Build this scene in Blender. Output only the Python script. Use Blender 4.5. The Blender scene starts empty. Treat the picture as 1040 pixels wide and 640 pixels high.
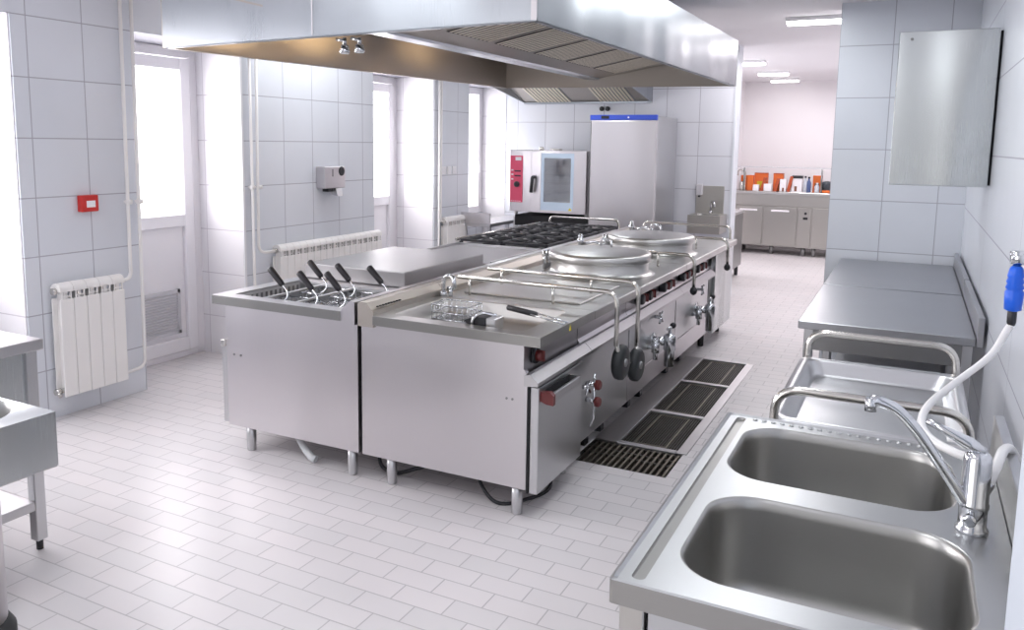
import bpy, bmesh, math, random
from mathutils import Vector, Matrix
random.seed(7)
C = bpy.context.scene.collection
PI = math.pi

# ------------------------------------------------------------------ materials
MATS = {}
def new_mat(name):
    m = bpy.data.materials.new(name); m.use_nodes = True
    nt = m.node_tree
    return m, nt, nt.nodes['Principled BSDF']

def plain(name, col, rough=.5, metal=0., emit=0., coat=0.):
    m, nt, p = new_mat(name)
    p.inputs['Base Color'].default_value = (*col, 1)
    p.inputs['Roughness'].default_value = rough
    p.inputs['Metallic'].default_value = metal
    if coat: p.inputs['Coat Weight'].default_value = coat
    if emit:
        p.inputs['Emission Color'].default_value = (*col, 1)
        p.inputs['Emission Strength'].default_value = emit
    MATS[name] = m
    return m

def steel(name, col=(.60, .60, .61), rough=.27, axis='z', grain=.10, bump=.006, wave=0.):
    """brushed stainless: fine stretched noise drives roughness and a slight bump"""
    m, nt, p = new_mat(name)
    p.inputs['Metallic'].default_value = 1
    tc = nt.nodes.new('ShaderNodeTexCoord'); mp = nt.nodes.new('ShaderNodeMapping')
    s = {'x': (5, 900, 900), 'y': (900, 5, 900), 'z': (900, 900, 5)}[axis]
    mp.inputs['Scale'].default_value = s
    nz = nt.nodes.new('ShaderNodeTexNoise'); nz.inputs['Scale'].default_value = 1; nz.inputs['Detail'].default_value = 2
    nt.links.new(tc.outputs['Object'], mp.inputs['Vector']); nt.links.new(mp.outputs[0], nz.inputs['Vector'])
    nb = nt.nodes.new('ShaderNodeTexNoise'); nb.inputs['Scale'].default_value = 2.2; nb.inputs['Detail'].default_value = 2
    nt.links.new(tc.outputs['Object'], nb.inputs['Vector'])
    ad = nt.nodes.new('ShaderNodeMath'); ad.operation = 'ADD'
    nt.links.new(nz.outputs['Fac'], ad.inputs[0]); nt.links.new(nb.outputs['Fac'], ad.inputs[1])
    mr = nt.nodes.new('ShaderNodeMapRange')
    mr.inputs['From Min'].default_value = .6; mr.inputs['From Max'].default_value = 1.4
    mr.inputs['To Min'].default_value = rough - grain/2; mr.inputs['To Max'].default_value = rough + grain/2
    nt.links.new(ad.outputs[0], mr.inputs['Value']); nt.links.new(mr.outputs[0], p.inputs['Roughness'])
    cr = nt.nodes.new('ShaderNodeMapRange')
    mx = nt.nodes.new('ShaderNodeMix'); mx.data_type = 'RGBA'
    mx.inputs['A'].default_value = (*[c*.97 for c in col], 1); mx.inputs['B'].default_value = (*[min(1, c*1.03) for c in col], 1)
    nt.links.new(nz.outputs['Fac'], mx.inputs['Factor']); nt.links.new(mx.outputs['Result'], p.inputs['Base Color'])
    bp = nt.nodes.new('ShaderNodeBump'); bp.inputs['Strength'].default_value = bump; bp.inputs['Distance'].default_value = .001
    nt.links.new(nz.outputs['Fac'], bp.inputs['Height']); nt.links.new(bp.outputs[0], p.inputs['Normal'])
    if wave:                                   # slight buckling of thin sheet metal
        mw = nt.nodes.new('ShaderNodeMapping'); mw.inputs['Scale'].default_value = (1.1, 1.1, .25)
        nw = nt.nodes.new('ShaderNodeTexNoise'); nw.inputs['Scale'].default_value = 1.4; nw.inputs['Detail'].default_value = 1
        bw = nt.nodes.new('ShaderNodeBump'); bw.inputs['Strength'].default_value = 1; bw.inputs['Distance'].default_value = wave
        nt.links.new(tc.outputs['Object'], mw.inputs['Vector']); nt.links.new(mw.outputs[0], nw.inputs['Vector'])
        nt.links.new(nw.outputs['Fac'], bw.inputs['Height']); nt.links.new(bw.outputs[0], bp.inputs['Normal'])
    MATS[name] = m
    return m

def tiles(name, uaxis, vaxis, tw, th, ou, ov, c1, c2, mortar, gap=.004, offset=0., rough=.25, bump=.25, spec=.5):
    m, nt, p = new_mat(name)
    tc = nt.nodes.new('ShaderNodeTexCoord'); sp = nt.nodes.new('ShaderNodeSeparateXYZ'); cb = nt.nodes.new('ShaderNodeCombineXYZ')
    nt.links.new(tc.outputs['Object'], sp.inputs[0])
    for k, (ax, o) in enumerate(((uaxis, ou), (vaxis, ov))):
        a = nt.nodes.new('ShaderNodeMath'); a.operation = 'SUBTRACT'; a.inputs[1].default_value = o
        nt.links.new(sp.outputs[ax], a.inputs[0]); nt.links.new(a.outputs[0], cb.inputs[k])
    b = nt.nodes.new('ShaderNodeTexBrick')
    b.offset = offset; b.squash = 1
    b.inputs['Scale'].default_value = 1; b.inputs['Mortar Size'].default_value = gap; b.inputs['Mortar Smooth'].default_value = .3
    b.inputs['Brick Width'].default_value = tw; b.inputs['Row Height'].default_value = th; b.inputs['Bias'].default_value = 0
    b.inputs['Color1'].default_value = (*c1, 1); b.inputs['Color2'].default_value = (*c2, 1); b.inputs['Mortar'].default_value = (*mortar, 1)
    nt.links.new(cb.outputs[0], b.inputs['Vector'])
    nz = nt.nodes.new('ShaderNodeTexNoise'); nz.inputs['Scale'].default_value = 1.3; nz.inputs['Detail'].default_value = 3
    nt.links.new(tc.outputs['Object'], nz.inputs['Vector'])
    mx = nt.nodes.new('ShaderNodeMix'); mx.data_type = 'RGBA'; mx.blend_type = 'MULTIPLY'; mx.inputs['Factor'].default_value = 1
    cr = nt.nodes.new('ShaderNodeValToRGB')
    cr.color_ramp.elements[0].position = .3; cr.color_ramp.elements[0].color = (.93, .93, .93, 1)
    cr.color_ramp.elements[1].position = .7; cr.color_ramp.elements[1].color = (1, 1, 1, 1)
    nt.links.new(nz.outputs['Fac'], cr.inputs[0])
    nt.links.new(b.outputs['Color'], mx.inputs['A']); nt.links.new(cr.outputs[0], mx.inputs['B'])
    nt.links.new(mx.outputs['Result'], p.inputs['Base Color'])
    p.inputs['Roughness'].default_value = rough
    p.inputs['Specular IOR Level'].default_value = spec
    bp = nt.nodes.new('ShaderNodeBump'); bp.inputs['Strength'].default_value = bump; bp.inputs['Distance'].default_value = .002; bp.invert = True
    nt.links.new(b.outputs['Fac'], bp.inputs['Height']); nt.links.new(bp.outputs[0], p.inputs['Normal'])
    MATS[name] = m
    return m

def glass(name, tint=(1, 1, 1), gloss=.12, rough=.02):
    m = bpy.data.materials.new(name); m.use_nodes = True; nt = m.node_tree; nt.nodes.clear()
    o = nt.nodes.new('ShaderNodeOutputMaterial'); t = nt.nodes.new('ShaderNodeBsdfTransparent'); g = nt.nodes.new('ShaderNodeBsdfGlossy')
    t.inputs[0].default_value = (*tint, 1); g.inputs['Roughness'].default_value = rough
    mx = nt.nodes.new('ShaderNodeMixShader'); mx.inputs[0].default_value = gloss
    nt.links.new(t.outputs[0], mx.inputs[1]); nt.links.new(g.outputs[0], mx.inputs[2]); nt.links.new(mx.outputs[0], o.inputs[0])
    MATS[name] = m
    return m

WALL1, WALL2, GROUT = (.77, .79, .84), (.74, .765, .82), (.45, .45, .50)
tiles('tile_left', 'Y', 'Z', .365, .3575, 3.105, .315, WALL1, WALL2, GROUT)
tiles('tile_reveal', 'X', 'Z', .40, .3575, -5.10, .315, (.86, .84, .86), (.84, .82, .85), (.62, .58, .62))  # paler copy of the wall tile, window light put into the colour
tiles('tile_far', 'X', 'Z', .385, .385, -4.55, .10, WALL1, WALL2, GROUT)
tiles('tile_pillar', 'X', 'Z', .385, .402, -.595, .135, WALL1, WALL2, GROUT)
tiles('tile_right', 'Y', 'Z', 1.62, .40, .22, .12, (.72, .745, .80), (.71, .735, .79), GROUT, gap=.004)
tiles('floor_tile', 'X', 'Y', .2275, .1115, -1.798-.11375, 2.557, (.75, .71, .715), (.70, .675, .68), (.50, .475, .48), gap=.0032, offset=.5, rough=.33, bump=.5)
plain('ceiling_white', (.82, .80, .83), .8)
plain('plaster', (.88, .85, .87), .8)
plain('pvc', (.86, .84, .87), .35)
plain('pvc_seam', (.55, .54, .58), .5)
plain('enamel', (.88, .86, .84), .3)
plain('enamel_dark', (.52, .52, .50), .5)
plain('white', (.85, .85, .87), .4)
plain('paper', (.92, .9, .93), .6)
steel('steel', rough=.33)
steel('steel_x', (.56, .55, .56), rough=.36, axis='x')
steel('steel_top', (.56, .55, .535), .33, axis='x', grain=.1)
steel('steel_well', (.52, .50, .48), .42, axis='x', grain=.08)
steel('steel_lid', (.36, .35, .355), .42, axis='x', grain=.08)
steel('steel_ridge', (.50, .46, .42), .42, axis='y')
steel('steel_edge', (.34, .335, .32), .32, axis='x')  # darker copy of the steel, shade painted into the colour
steel('steel_warm', (.50, .485, .455), .33, axis='y')
plain('satin', (.66, .65, .65), .35, .25)
steel('steel_hood', (.44, .465, .495), .30, axis='z', grain=.10, wave=.03)
steel('steel_hood_in', (.46, .42, .38), .36, axis='y')  # hood steel with the warm lamp glow put into its colour
plain('steel_filter', (.80, .73, .62), .38, .45)  # light bounced up from the floor is put into this cream
steel('steel_soft', (.66, .635, .65), .34, axis='z', wave=.05)
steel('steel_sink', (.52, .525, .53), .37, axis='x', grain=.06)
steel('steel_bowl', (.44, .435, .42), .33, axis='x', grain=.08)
steel('steel_table', (.45, .455, .475), .34, axis='x', grain=.08)
steel('steel_dark', (.30, .30, .30), .35, axis='y')
steel('steel_panel', (.56, .585, .59), .26, axis='z', grain=.08, wave=.16)
plain('chrome', (.62, .63, .65), .10, 1.)
plain('tube', (.66, .64, .60), .18, 1.)
plain('gap', (.015, .015, .017), .8)
plain('black', (.018, .018, .022), .42)
plain('iron', (.022, .022, .028), .5)
plain('grip', (.022, .020, .024), .38)
plain('rubber', (.022, .025, .027), .5)
plain('red_knob', (.14, .022, .022), .35)
plain('alarm_red', (.62, .03, .025), .4)
plain('oven_red', (.80, .09, .18), .4)
plain('oven_red_light', (.85, .45, .5), .5)
plain('blue_trim', (.045, .10, .62), .35)
plain('blue_grip', (.01, .12, .72), .35)
plain('yellow', (.75, .60, .03), .5)
plain('hose_white', (.80, .79, .78), .28)
plain('hose_grey', (.60, .61, .62), .5)
plain('pit', (.055, .05, .045), .7)
plain('grate', (.085, .08, .07), .45, .7)
plain('grate_light', (.20, .18, .145), .45, .8)
plain('pier', (.60, .64, .70), .5)
plain('edge_trim', (.70, .74, .79), .5)
plain('glass_frame', (.55, .66, .78), .25)
plain('orange', (.80, .17, .03), .5)
plain('orange_dark', (.50, .09, .03), .5)
plain('pot_dark', (.05, .06, .075), .35)
plain('bottle_blue', (.10, .14, .30), .2)
plain('bottle_clear', (.55, .57, .62), .15)
plain('brown', (.20, .08, .05), .5)
plain('tube_light', (1, .98, .98), .5, 0, 9.)
plain('vent_grey', (.62, .61, .64), .5)
plain('display', (.02, .02, .03), .2)
glass('pane', (1, 1, 1), .06)
glass('oven_glass', (.75, .80, .87), .50, .06)
glass('clear_glass', (.93, .95, .96), .10)

# ------------------------------------------------------------------ geometry helpers
ORG = {}
class MB:
    def __init__(s): s.bm = bmesh.new()
    def box(s, x0, x1, y0, y1, z0, z1, bev=0., seg=1, rot=None, piv=None):
        bm = bmesh.new()
        bmesh.ops.create_cube(bm, size=1)
        for v in bm.verts:
            v.co = Vector(((x0+x1)/2+v.co.x*(x1-x0), (y0+y1)/2+v.co.y*(y1-y0), (z0+z1)/2+v.co.z*(z1-z0)))
        if bev > 0:
            bmesh.ops.bevel(bm, geom=bm.edges[:], offset=bev, segments=seg, affect='EDGES', profile=.5)
        if rot is not None:
            p = Vector(piv) if piv else Vector(((x0+x1)/2, (y0+y1)/2, (z0+z1)/2))
            bmesh.ops.transform(bm, matrix=Matrix.Translation(p) @ rot.to_4x4() @ Matrix.Translation(-p), verts=bm.verts)
        return s._merge(bm)
    def _merge(s, bm):
        me = bpy.data.meshes.new('t'); bm.to_mesh(me); bm.free(); s.bm.from_mesh(me); bpy.data.meshes.remove(me)
        return s
    def rings(s, rings, cap0=True, cap1=True, smooth=True, close=True):
        """skin successive closed loops of points"""
        vs = [[s.bm.verts.new(p) for p in r] for r in rings]
        n = len(vs[0])
        for a, b in zip(vs, vs[1:]):
            for i in range(n if close else n-1):
                j = (i+1) % n
                f = s.bm.faces.new((a[i], a[j], b[j], b[i])); f.smooth = smooth
        if cap0: s.bm.faces.new(vs[0][::-1])
        if cap1: s.bm.faces.new(vs[-1])
        return s
    def tube(s, pts, r, n=10, cap=True):
        pts = [Vector(p) for p in pts]
        rings = []; nrm = None
        for i, p in enumerate(pts):
            t = (pts[min(i+1, len(pts)-1)] - pts[max(i-1, 0)]).normalized()
            if nrm is None:
                a = Vector((0, 0, 1)) if abs(t.z) < .9 else Vector((1, 0, 0))
                nrm = t.cross(a).normalized()
            else:
                nrm = (nrm - t*nrm.dot(t)).normalized()
            b = t.cross(nrm)
            rr = r[i] if isinstance(r, (list, tuple)) else r
            rings.append([p + (nrm*math.cos(2*PI*k/n) + b*math.sin(2*PI*k/n))*rr for k in range(n)])
        return s.rings(rings, cap, cap)
    def cyl(s, p0, p1, r, r1=None, n=20):
        return s.tube([p0, p1], [r, r if r1 is None else r1], n)
    def lathe(s, c, prof, n=40, axis='z', cap0=True, cap1=True):
        c = Vector(c); rings = []
        for r, h in prof:
            ring = []
            for k in range(n):
                a = 2*PI*k/n
                if axis == 'z': d = Vector((r*math.cos(a), r*math.sin(a), h))
                elif axis == 'x': d = Vector((h, r*math.cos(a), r*math.sin(a)))
                else: d = Vector((r*math.sin(a), h, r*math.cos(a)))
                ring.append(c+d)
            rings.append(ring)
        return s.rings(rings, cap0, cap1)
    def prism(s, poly, axis, a0, a1):
        """extrude a 2-D polygon along an axis ('x': poly in y,z; 'y': poly in x,z; 'z': poly in x,y)"""
        def P(u, v, a):
            return {'x': (a, u, v), 'y': (u, a, v), 'z': (u, v, a)}[axis]
        return s.rings([[P(u, v, a0) for u, v in poly], [P(u, v, a1) for u, v in poly]], True, True, smooth=False)
    def poly(s, pts):
        s.bm.faces.new([s.bm.verts.new(p) for p in pts]); return s
    def holed(s, outer, holes, z):
        bm = bmesh.new(); es = []
        for loop in [outer]+holes:
            v = [bm.verts.new((x, y, z)) for x, y in loop]
            es += [bm.edges.new((v[i], v[(i+1) % len(v)])) for i in range(len(v))]
        bmesh.ops.triangle_fill(bm, use_beauty=True, use_dissolve=False, edges=es, normal=(0, 0, 1))
        for f in bm.faces:
            if f.normal.z < 0: f.normal_flip()
        return s._merge(bm)

def fillet(pts, r, n=6):
    pts = [Vector(p) for p in pts]; out = [pts[0]]
    for a, b, c in zip(pts, pts[1:], pts[2:]):
        u = (a-b); v = (c-b); d = min(r, u.length*.49, v.length*.49)
        p = b+u.normalized()*d; q = b+v.normalized()*d
        for k in range(n+1):
            t = k/n
            out.append(p*(1-t)**2 + b*2*t*(1-t) + q*t*t)
    out.append(pts[-1]); return out

def spline(pts, n=8):
    """Catmull-Rom through the points"""
    P = [Vector(p) for p in pts]; P = [P[0]*2-P[1]] + P + [P[-1]*2-P[-2]]; out = []
    for i in range(1, len(P)-2):
        for k in range(n):
            t = k/n; a, b, c, d = P[i-1:i+3]
            out.append(.5*((2*b)+(c-a)*t+(2*a-5*b+4*c-d)*t*t+(3*b-a-3*c+d)*t**3))
    out.append(P[-2]); return out

def rrect(x0, x1, y0, y1, r, n=8):
    out = []
    for cx, cy, a0 in ((x1-r, y1-r, 0), (x0+r, y1-r, PI/2), (x0+r, y0+r, PI), (x1-r, y0+r, 1.5*PI)):
        for k in range(n+1):
            a = a0+PI/2*k/n; out.append((cx+r*math.cos(a), cy+r*math.sin(a)))
    return out

def props(o, label=None, cat=None, group=None, kind=None):
    if label: o['label'] = label
    if cat: o['category'] = cat
    if group: o['group'] = group
    if kind: o['kind'] = kind
    return o

def thing(name, label, cat, loc, group=None):
    o = bpy.data.objects.new(name, None); C.objects.link(o)
    o.location = loc; o.empty_display_size = .1
    ORG[o.name] = Vector(loc)
    return props(o, label, cat, group)

def part(name, mb, mat, parent=None, label=None):
    """link one mesh object; the points are in room coordinates, the parent's base is taken off"""
    bmesh.ops.recalc_face_normals(mb.bm, faces=mb.bm.faces)
    org = ORG.get(parent.name, Vector()) if parent else Vector()
    if org.length: bmesh.ops.translate(mb.bm, vec=-org, verts=mb.bm.verts)
    me = bpy.data.meshes.new(name); mb.bm.to_mesh(me); mb.bm.free()
    me.materials.append(MATS[mat])
    o = bpy.data.objects.new(name, me); C.objects.link(o)
    if parent: o.parent = parent
    ORG[o.name] = org
    if label: o['label'] = label
    return o

def solo(name, mb, mat, label, cat, loc, group=None):
    """a thing that is one mesh, its origin at loc"""
    bmesh.ops.recalc_face_normals(mb.bm, faces=mb.bm.faces)
    bmesh.ops.translate(mb.bm, vec=-Vector(loc), verts=mb.bm.verts)
    me = bpy.data.meshes.new(name); mb.bm.to_mesh(me); mb.bm.free(); me.materials.append(MATS[mat])
    o = bpy.data.objects.new(name, me); C.objects.link(o); o.location = loc
    ORG[o.name] = Vector(loc)
    return props(o, label, cat, group)

def struct(name, mb, mat, parent=None):
    o = part(name, mb, mat, parent)
    if not parent: o['kind'] = 'structure'
    return o

def copy_tree(o, parent=None):
    c = o.copy(); C.objects.link(c)
    if parent: c.parent = parent
    for ch in list(o.children): copy_tree(ch, c)
    return c

# ------------------------------------------------------------------ room shell
XL, XW, XR, YF, CEIL = -4.70, -5.26, .36, 9.50, 2.88
YP = 7.10
R1 = (3.84, 4.82); R2 = (6.57, 7.70); R3 = (8.48, 9.50); R0 = (1.2, 3.01)
TOP = 2.46

# floor with the drain pit cut out
PX0, PX1, PY0, PY1 = -1.595, -1.06, 4.10, 6.66
m = MB()
xs = [-5.6, PX0, PX1, .6]; ys = [-1.2, PY0, PY1, 15.2]
for i in range(3):
    for j in range(3):
        if i == 1 and j == 1: continue
        m.poly([(xs[i], ys[j], 0), (xs[i+1], ys[j], 0), (xs[i+1], ys[j+1], 0), (xs[i], ys[j+1], 0)])
struct('floor', m, 'floor_tile')
m = MB().box(-5.6, .6, -1.2, 15.2, CEIL, CEIL+.05)
struct('ceiling', m, 'ceiling_white')

# left wall: solid piers between the recesses, lintels above, outer skin behind
m = MB()
for a, b in ((-1.2, R0[0]), (R0[1], R1[0]), (R1[1], R2[0]), (R2[1], R3[0])):
    m.box(XW-.04, XL, a, b, 0, CEIL)
for a, b in (R0, R1, R2, R3):
    m.box(XW-.04, XL, a, b+.001, TOP, CEIL)
wl = struct('wall_left', m, 'tile_left')
# the reveals (jambs facing across the recess) carry a thin paler skin, window light put into its colour
for k, y in enumerate((R0[1], R1[1], R2[1])):
    m = MB().box(XW-.03, XL-.012, y-.008, y-.0005, 0, TOP)
    o = struct('trim_%d' % (k+1), m, 'tile_reveal')
m = MB().box(XL-.006, XL+.004, R1[1]-.01, R1[1]+.012, .0, TOP)
struct('trim_4', m, 'white')

m = MB().box(XW-.04, -1.84, YF, YF+.25, 0, CEIL)
struct('wall_far', m, 'tile_far')
m = MB().box(-1.855, -1.832, YF-.008, YF+.255, 0, CEIL)
struct('trim_5', m, 'edge_trim')
m = MB().box(-.595, XR+.25, YP, YP+.35, 0, CEIL)
struct('wall_pillar', m, 'tile_pillar')
m = MB().box(XR, XR+.2, -1.2, YP, 0, CEIL)
struct('wall_right', m, 'tile_right')
m = MB().box(.178, XR-.001, -1.2, 1.435, 0, CEIL)
struct('wall_near', m, 'pier')
# passage and serving room
m = MB().box(-5.6, .6, 15.0, 15.15, 0, CEIL)
struct('wall_back', m, 'plaster')
m = MB().box(XR, XR+.2, YP+.35, 15.0, 0, CEIL)
struct('wall_passage', m, 'plaster')
m = MB().box(-2.95, -2.75, 12.6, 15.0, 0, CEIL)
struct('wall_serving', m, 'plaster')
m = MB().box(-2.75, -2.715, 13.6, 14.5, 0, 2.12, .004)
struct('door_4', m, 'vent_grey')

# doors in the recesses -------------------------------------------------
def pvc_door(idx, y0, y1, x, vent=True, sash=True):
    d = bpy.data.objects.new('door_%d' % idx, None); C.objects.link(d); d.location = (x, (y0+y1)/2, 0); d['kind'] = 'structure'
    ORG[d.name] = Vector(d.location)
    f = .075
    m = MB()
    for a, b, z0, z1 in ((y0, y0+f, 0, TOP), (y1-f, y1, 0, TOP), (y0+f, y1-f, TOP-f, TOP), (y0+f, y1-f, 0, .05)):
        m.box(x-.05, x+.03, a, b, z0, z1, .006)
    part('door_frame', m, 'pvc', d)
    a, b = y0+f+.008, y1-f-.008
    s = .095; zm = 1.06
    m = MB()
    for p, q, z0, z1 in ((a, a+s, .05, TOP-f-.008), (b-s, b, .05, TOP-f-.008), (a+s, b-s, TOP-f-.10, TOP-f-.008), (a+s, b-s, zm, zm+.10), (a+s, b-s, .05, .16)):
        m.box(x-.035, x+.045, p, q, z0, z1, .006)
    part('door_leaf', m, 'pvc', d)
    m = MB().box(x-.02, x+.012, a+s, b-s, .16, zm, .003)
    part('lower_panel', m, 'pvc', d)
    m = MB().box(x-.005, x+.003, a+s, b-s, zm+.10, TOP-f-.10)
    part('pane', m, 'pane', d)
    if vent:
        v0, v1, z0, z1 = a+s+.02, b-s-.06, .20, .56
        m = MB()
        for p, q, zz0, zz1 in ((v0, v0+.03, z0, z1), (v1-.03, v1, z0, z1), (v0, v1, z0, z0+.03), (v0, v1, z1-.03, z1)):
            m.box(x+.012, x+.028, p, q, zz0, zz1, .002)
        n = 14
        for k in range(n):
            z = z0+.03+(z1-z0-.06)*(k+.5)/n
            m.box(x+.012, x+.024, v0+.03, v1-.03, z-.009, z+.003, rot=Matrix.Rotation(.0, 3, 'Y'))
        part('vent_grille', m, 'vent_grey', d)
    return d
pvc_door(1, R1[0], R1[1], XW+.06)
pvc_door(2, R2[0], R2[1], XW+.04, vent=False)

def pvc_window(idx, y0, y1, x, z0, z1, handle=None):
    d = bpy.data.objects.new('window_%d' % idx, None); C.objects.link(d); d.location = (x, (y0+y1)/2, z0); d['kind'] = 'structure'
    ORG[d.name] = Vector(d.location)
    f = .09
    m = MB()
    for a, b, p, q in ((y0, y0+f, z0, z1), (y1-f, y1, z0, z1), (y0+f, y1-f, z1-f, z1), (y0+f, y1-f, z0, z0+f)):
        m.box(x-.05, x+.04, a, b, p, q, .006)
    part('window_frame', m, 'pvc', d)
    part('pane', MB().box(x-.005, x+.003, y0+f, y1-f, z0+f, z1-f), 'pane', d)
    if handle:
        h = MB().box(x+.04, x+.055, handle-.015, handle+.015, 1.42, 1.52, .004)
        h.tube(fillet([(x+.05, handle, 1.50), (x+.10, handle, 1.50), (x+.10, handle+.02, 1.38)], .02, 3), .011, 8)
        part('handle', h, 'white', d)
pvc_window(1, R0[0], R0[1], XW+.05, .85, TOP)
pvc_window(2, R3[0], R3[1]-.01, -5.10, .85, TOP, handle=9.30)
# parapet walls under the windows
m = MB().box(XW-.04, XW+.12, R0[0], R0[1], 0, .85); m.box(XW-.04, -5.04, R3[0], R3[1], 0, .85)
struct('wall_parapet', m, 'tile_left')
m = MB().box(XW, XL-.02, R3[1]-.006, R3[1]-.0005, 0, TOP)
struct('trim_6', m, 'tile_reveal')

# ------------------------------------------------------------------ wall fittings, left wall
def radiator(y0, y1, n, z0, z1, label, name='radiator'):
    x0, x1 = XL+.025, XL+.115
    t = thing(name, label, 'radiator', (XL+.07, (y0+y1)/2, z0), 'aluminium radiators under the pipes')
    w = (y1-y0)/n
    for k in range(n):
        a, b = y0+k*w+.0015, y0+(k+1)*w-.0015
        m = MB()
        zc = z1-.10
        m.box(x1-.012, x1, a, b, z0+.0, zc, .003)              # flat front fin
        m.box(x0+.01, x1-.012, (a+b)/2-.012, (a+b)/2+.012, z0+.02, z1-.05)   # web
        m.box(x0, x0+.010, a, b, z0+.03, zc, .002)
        # curved top head
        prof = []
        for q in range(9):
            an = PI*q/8
            prof.append(((x0+x1)/2+math.cos(an)*.046, z1-.042+math.sin(an)*.042))
        m.prism(prof+[((x0+x1)/2-.046, z1-.055), ((x0+x1)/2+.046, z1-.055)], 'y', a, b)
        # little grille bridges between head and fin
        m.box(x1-.010, x1-.002, a+.012, a+.020, zc-.005, z1-.05); m.box(x1-.010, x1-.002, b-.020, b-.012, zc-.005, z1-.05)
        m.box(x1-.014, x1-.006, a+.02, b-.02, zc+.012, zc+.020)
        part('fin', m, 'enamel', t)
    m = MB()
    for z in (z0+.035, z1-.05):
        m.tube([((x0+x1)/2, y0-.002, z), ((x0+x1)/2, y1+.002, z)], .016, 10)
    part('manifold', m, 'enamel_dark', t)
    m = MB()
    m.cyl(((x0+x1)/2, y0-.035, z0+.035), ((x0+x1)/2, y0, z0+.035), .02, n=12)
    m.cyl(((x0+x1)/2, y0-.02, z1-.05), ((x0+x1)/2, y0, z1-.05), .022, n=12)
    m.cyl(((x0+x1)/2+.03, y0-.022, z0+.01), ((x0+x1)/2+.0, y0-.022, z0+.035), .012, n=10)
    part('end_plug', m, 'tube', t)
    m = MB()
    for z in (z0+.2, z1-.2):
        m.box(XL+.0005, x0+.012, (y0+y1)/2-.01, (y0+y1)/2+.01, z-.015, z+.015)
    part('wall_bracket', m, 'enamel_dark', t)
    return t
radiator(3.145, 3.605, 5, .15, .865, 'white five-section radiator under the red alarm box by the door')
radiator(5.10, 6.54, 17, .25, .90, 'long white many-section radiator under the soap dispenser')
radiator(7.80, 8.24, 5, .25, .93, 'small white radiator under the three wall sockets, partly hidden by the range')

def pipe(pts, label, r=.012, clip=None):
    m = MB().tube(fillet(pts, .07, 7), r, 12)
    t = thing('heating_pipe', label, 'pipe', pts[-1], 'white heating pipes on the left wall')
    part('pipe_run', m, 'enamel', t)
    if clip:
        for z in clip:
            c = MB().cyl((pts[0][0], pts[0][1]-.02, z), (pts[0][0], pts[0][1]+.02, z), .017, n=10)
            c.box(XL+.0005, pts[0][0], pts[0][1]-.008, pts[0][1]+.008, z-.008, z+.008)
            part('pipe_clip', c, 'enamel', t)
    return t
px = XL+.04
pipe([(px, 3.725, CEIL), (px, 3.715, .815), (px+.03, 3.607, .815)], 'white heating pipe running down into the top of the five-section radiator', clip=[1.33])
pipe([(px, 3.81, CEIL), (px, 3.80, .185), (px+.03, 3.607, .185)], 'white heating pipe beside the door recess, reaching the foot of the five-section radiator', clip=[1.33])
pipe([(px, 4.875, CEIL), (px, 4.875, .285), (px+.03, 5.097, .285)], 'straight white heating pipe at the recess corner left of the long radiator', clip=[1.38])
pipe([(px, 4.955, CEIL), (px, 4.93, .85), (px+.03, 5.097, .85)], 'white heating pipe bending into the top of the long radiator', clip=[1.38])
pipe([(px, 7.745, CEIL), (px, 7.735, .285), (px+.03, 7.797, .285)], 'white heating pipe on the edge of the second recess, straight down past the small radiator')
pipe([(px, 7.80-.005, CEIL), (px, 7.775, .88), (px+.03, 7.797, .88)], 'white heating pipe bending into the top of the small radiator')

# alarm call point
t = thing('fire_alarm_box', 'square red fire alarm call point on the left wall', 'alarm', (XL, 3.432, 1.29))
part('housing', MB().box(XL+.0005, XL+.045, 3.374, 3.496, 1.285, 1.39, .006, 2), 'alarm_red', t)
part('front_window', MB().box(XL+.045, XL+.049, 3.408, 3.470, 1.313, 1.355, .001), 'paper', t, 'white window panel')
# soap dispenser
t = thing('soap_dispenser', 'steel soap dispenser with a dark round window on the left wall', 'dispenser', (XL, 5.80, 1.33))
part('housing', MB().box(XL+.0005, XL+.10, 5.70, 5.99, 1.335, 1.53, .008, 2), 'steel_soft', t)
part('level_window', MB().lathe((XL+.10, 5.935, 1.485), [(.042, -.005), (.042, .003), (.03, .004)], 24, 'x'), 'black', t)
part('slot', MB().box(XL+.10, XL+.102, 5.80, 5.818, 1.44, 1.505), 'steel_dark', t)
m = MB().box(XL+.02, XL+.085, 5.76, 5.84, 1.305, 1.336, .004); part('spout', m, 'black', t)
m = MB().prism([(XL+.03, 1.335), (XL+.10, 1.335), (XL+.12, 1.265), (XL+.05, 1.278)], 'y', 5.85, 5.93); part('push_lever', m, 'steel', t)
# sockets
for k in range(3):
    y = 7.90+.115*k
    t = thing('wall_socket', ['white wall socket nearest the pipe, first of three', 'white wall socket in the middle of the row of three', 'white wall socket nearest the window, last of three'][k], 'socket', (XL, y, 1.40), 'row of white sockets on the left wall')
    part('cover_plate', MB().box(XL+.0005, XL+.012, y-.045, y+.045, 1.40, 1.49, .003), 'white', t)
    part('socket_well', MB().lathe((XL+.012, y, 1.445), [(.030, -.001), (.030, .003), (.024, .003), (.022, -.001)], 20, 'x'), 'white', t)

# ------------------------------------------------------------------ cooking island
TZ = .885            # height of the tops
def legs(t, pts, z1=.15, r=.027, mat='steel'):
    for x, y in pts:
        m = MB().lathe((x, y, 0), [(r*.85, 0), (r*.95, .006), (r*.95, .05), (r, .055), (r, z1)], 16)
        part('leg', m, mat, t)

# ---- left row (controls face the window wall)
LX0, LX1 = -3.455, -2.468     # rim; the body is inset at the window side
def left_body(t, y0, y1, near=False):
    m = MB().box(-3.385, -2.475, y0+.004, y1-.004, .14, TZ-.045, .003)
    part('body', m, 'steel_soft', t)

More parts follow.
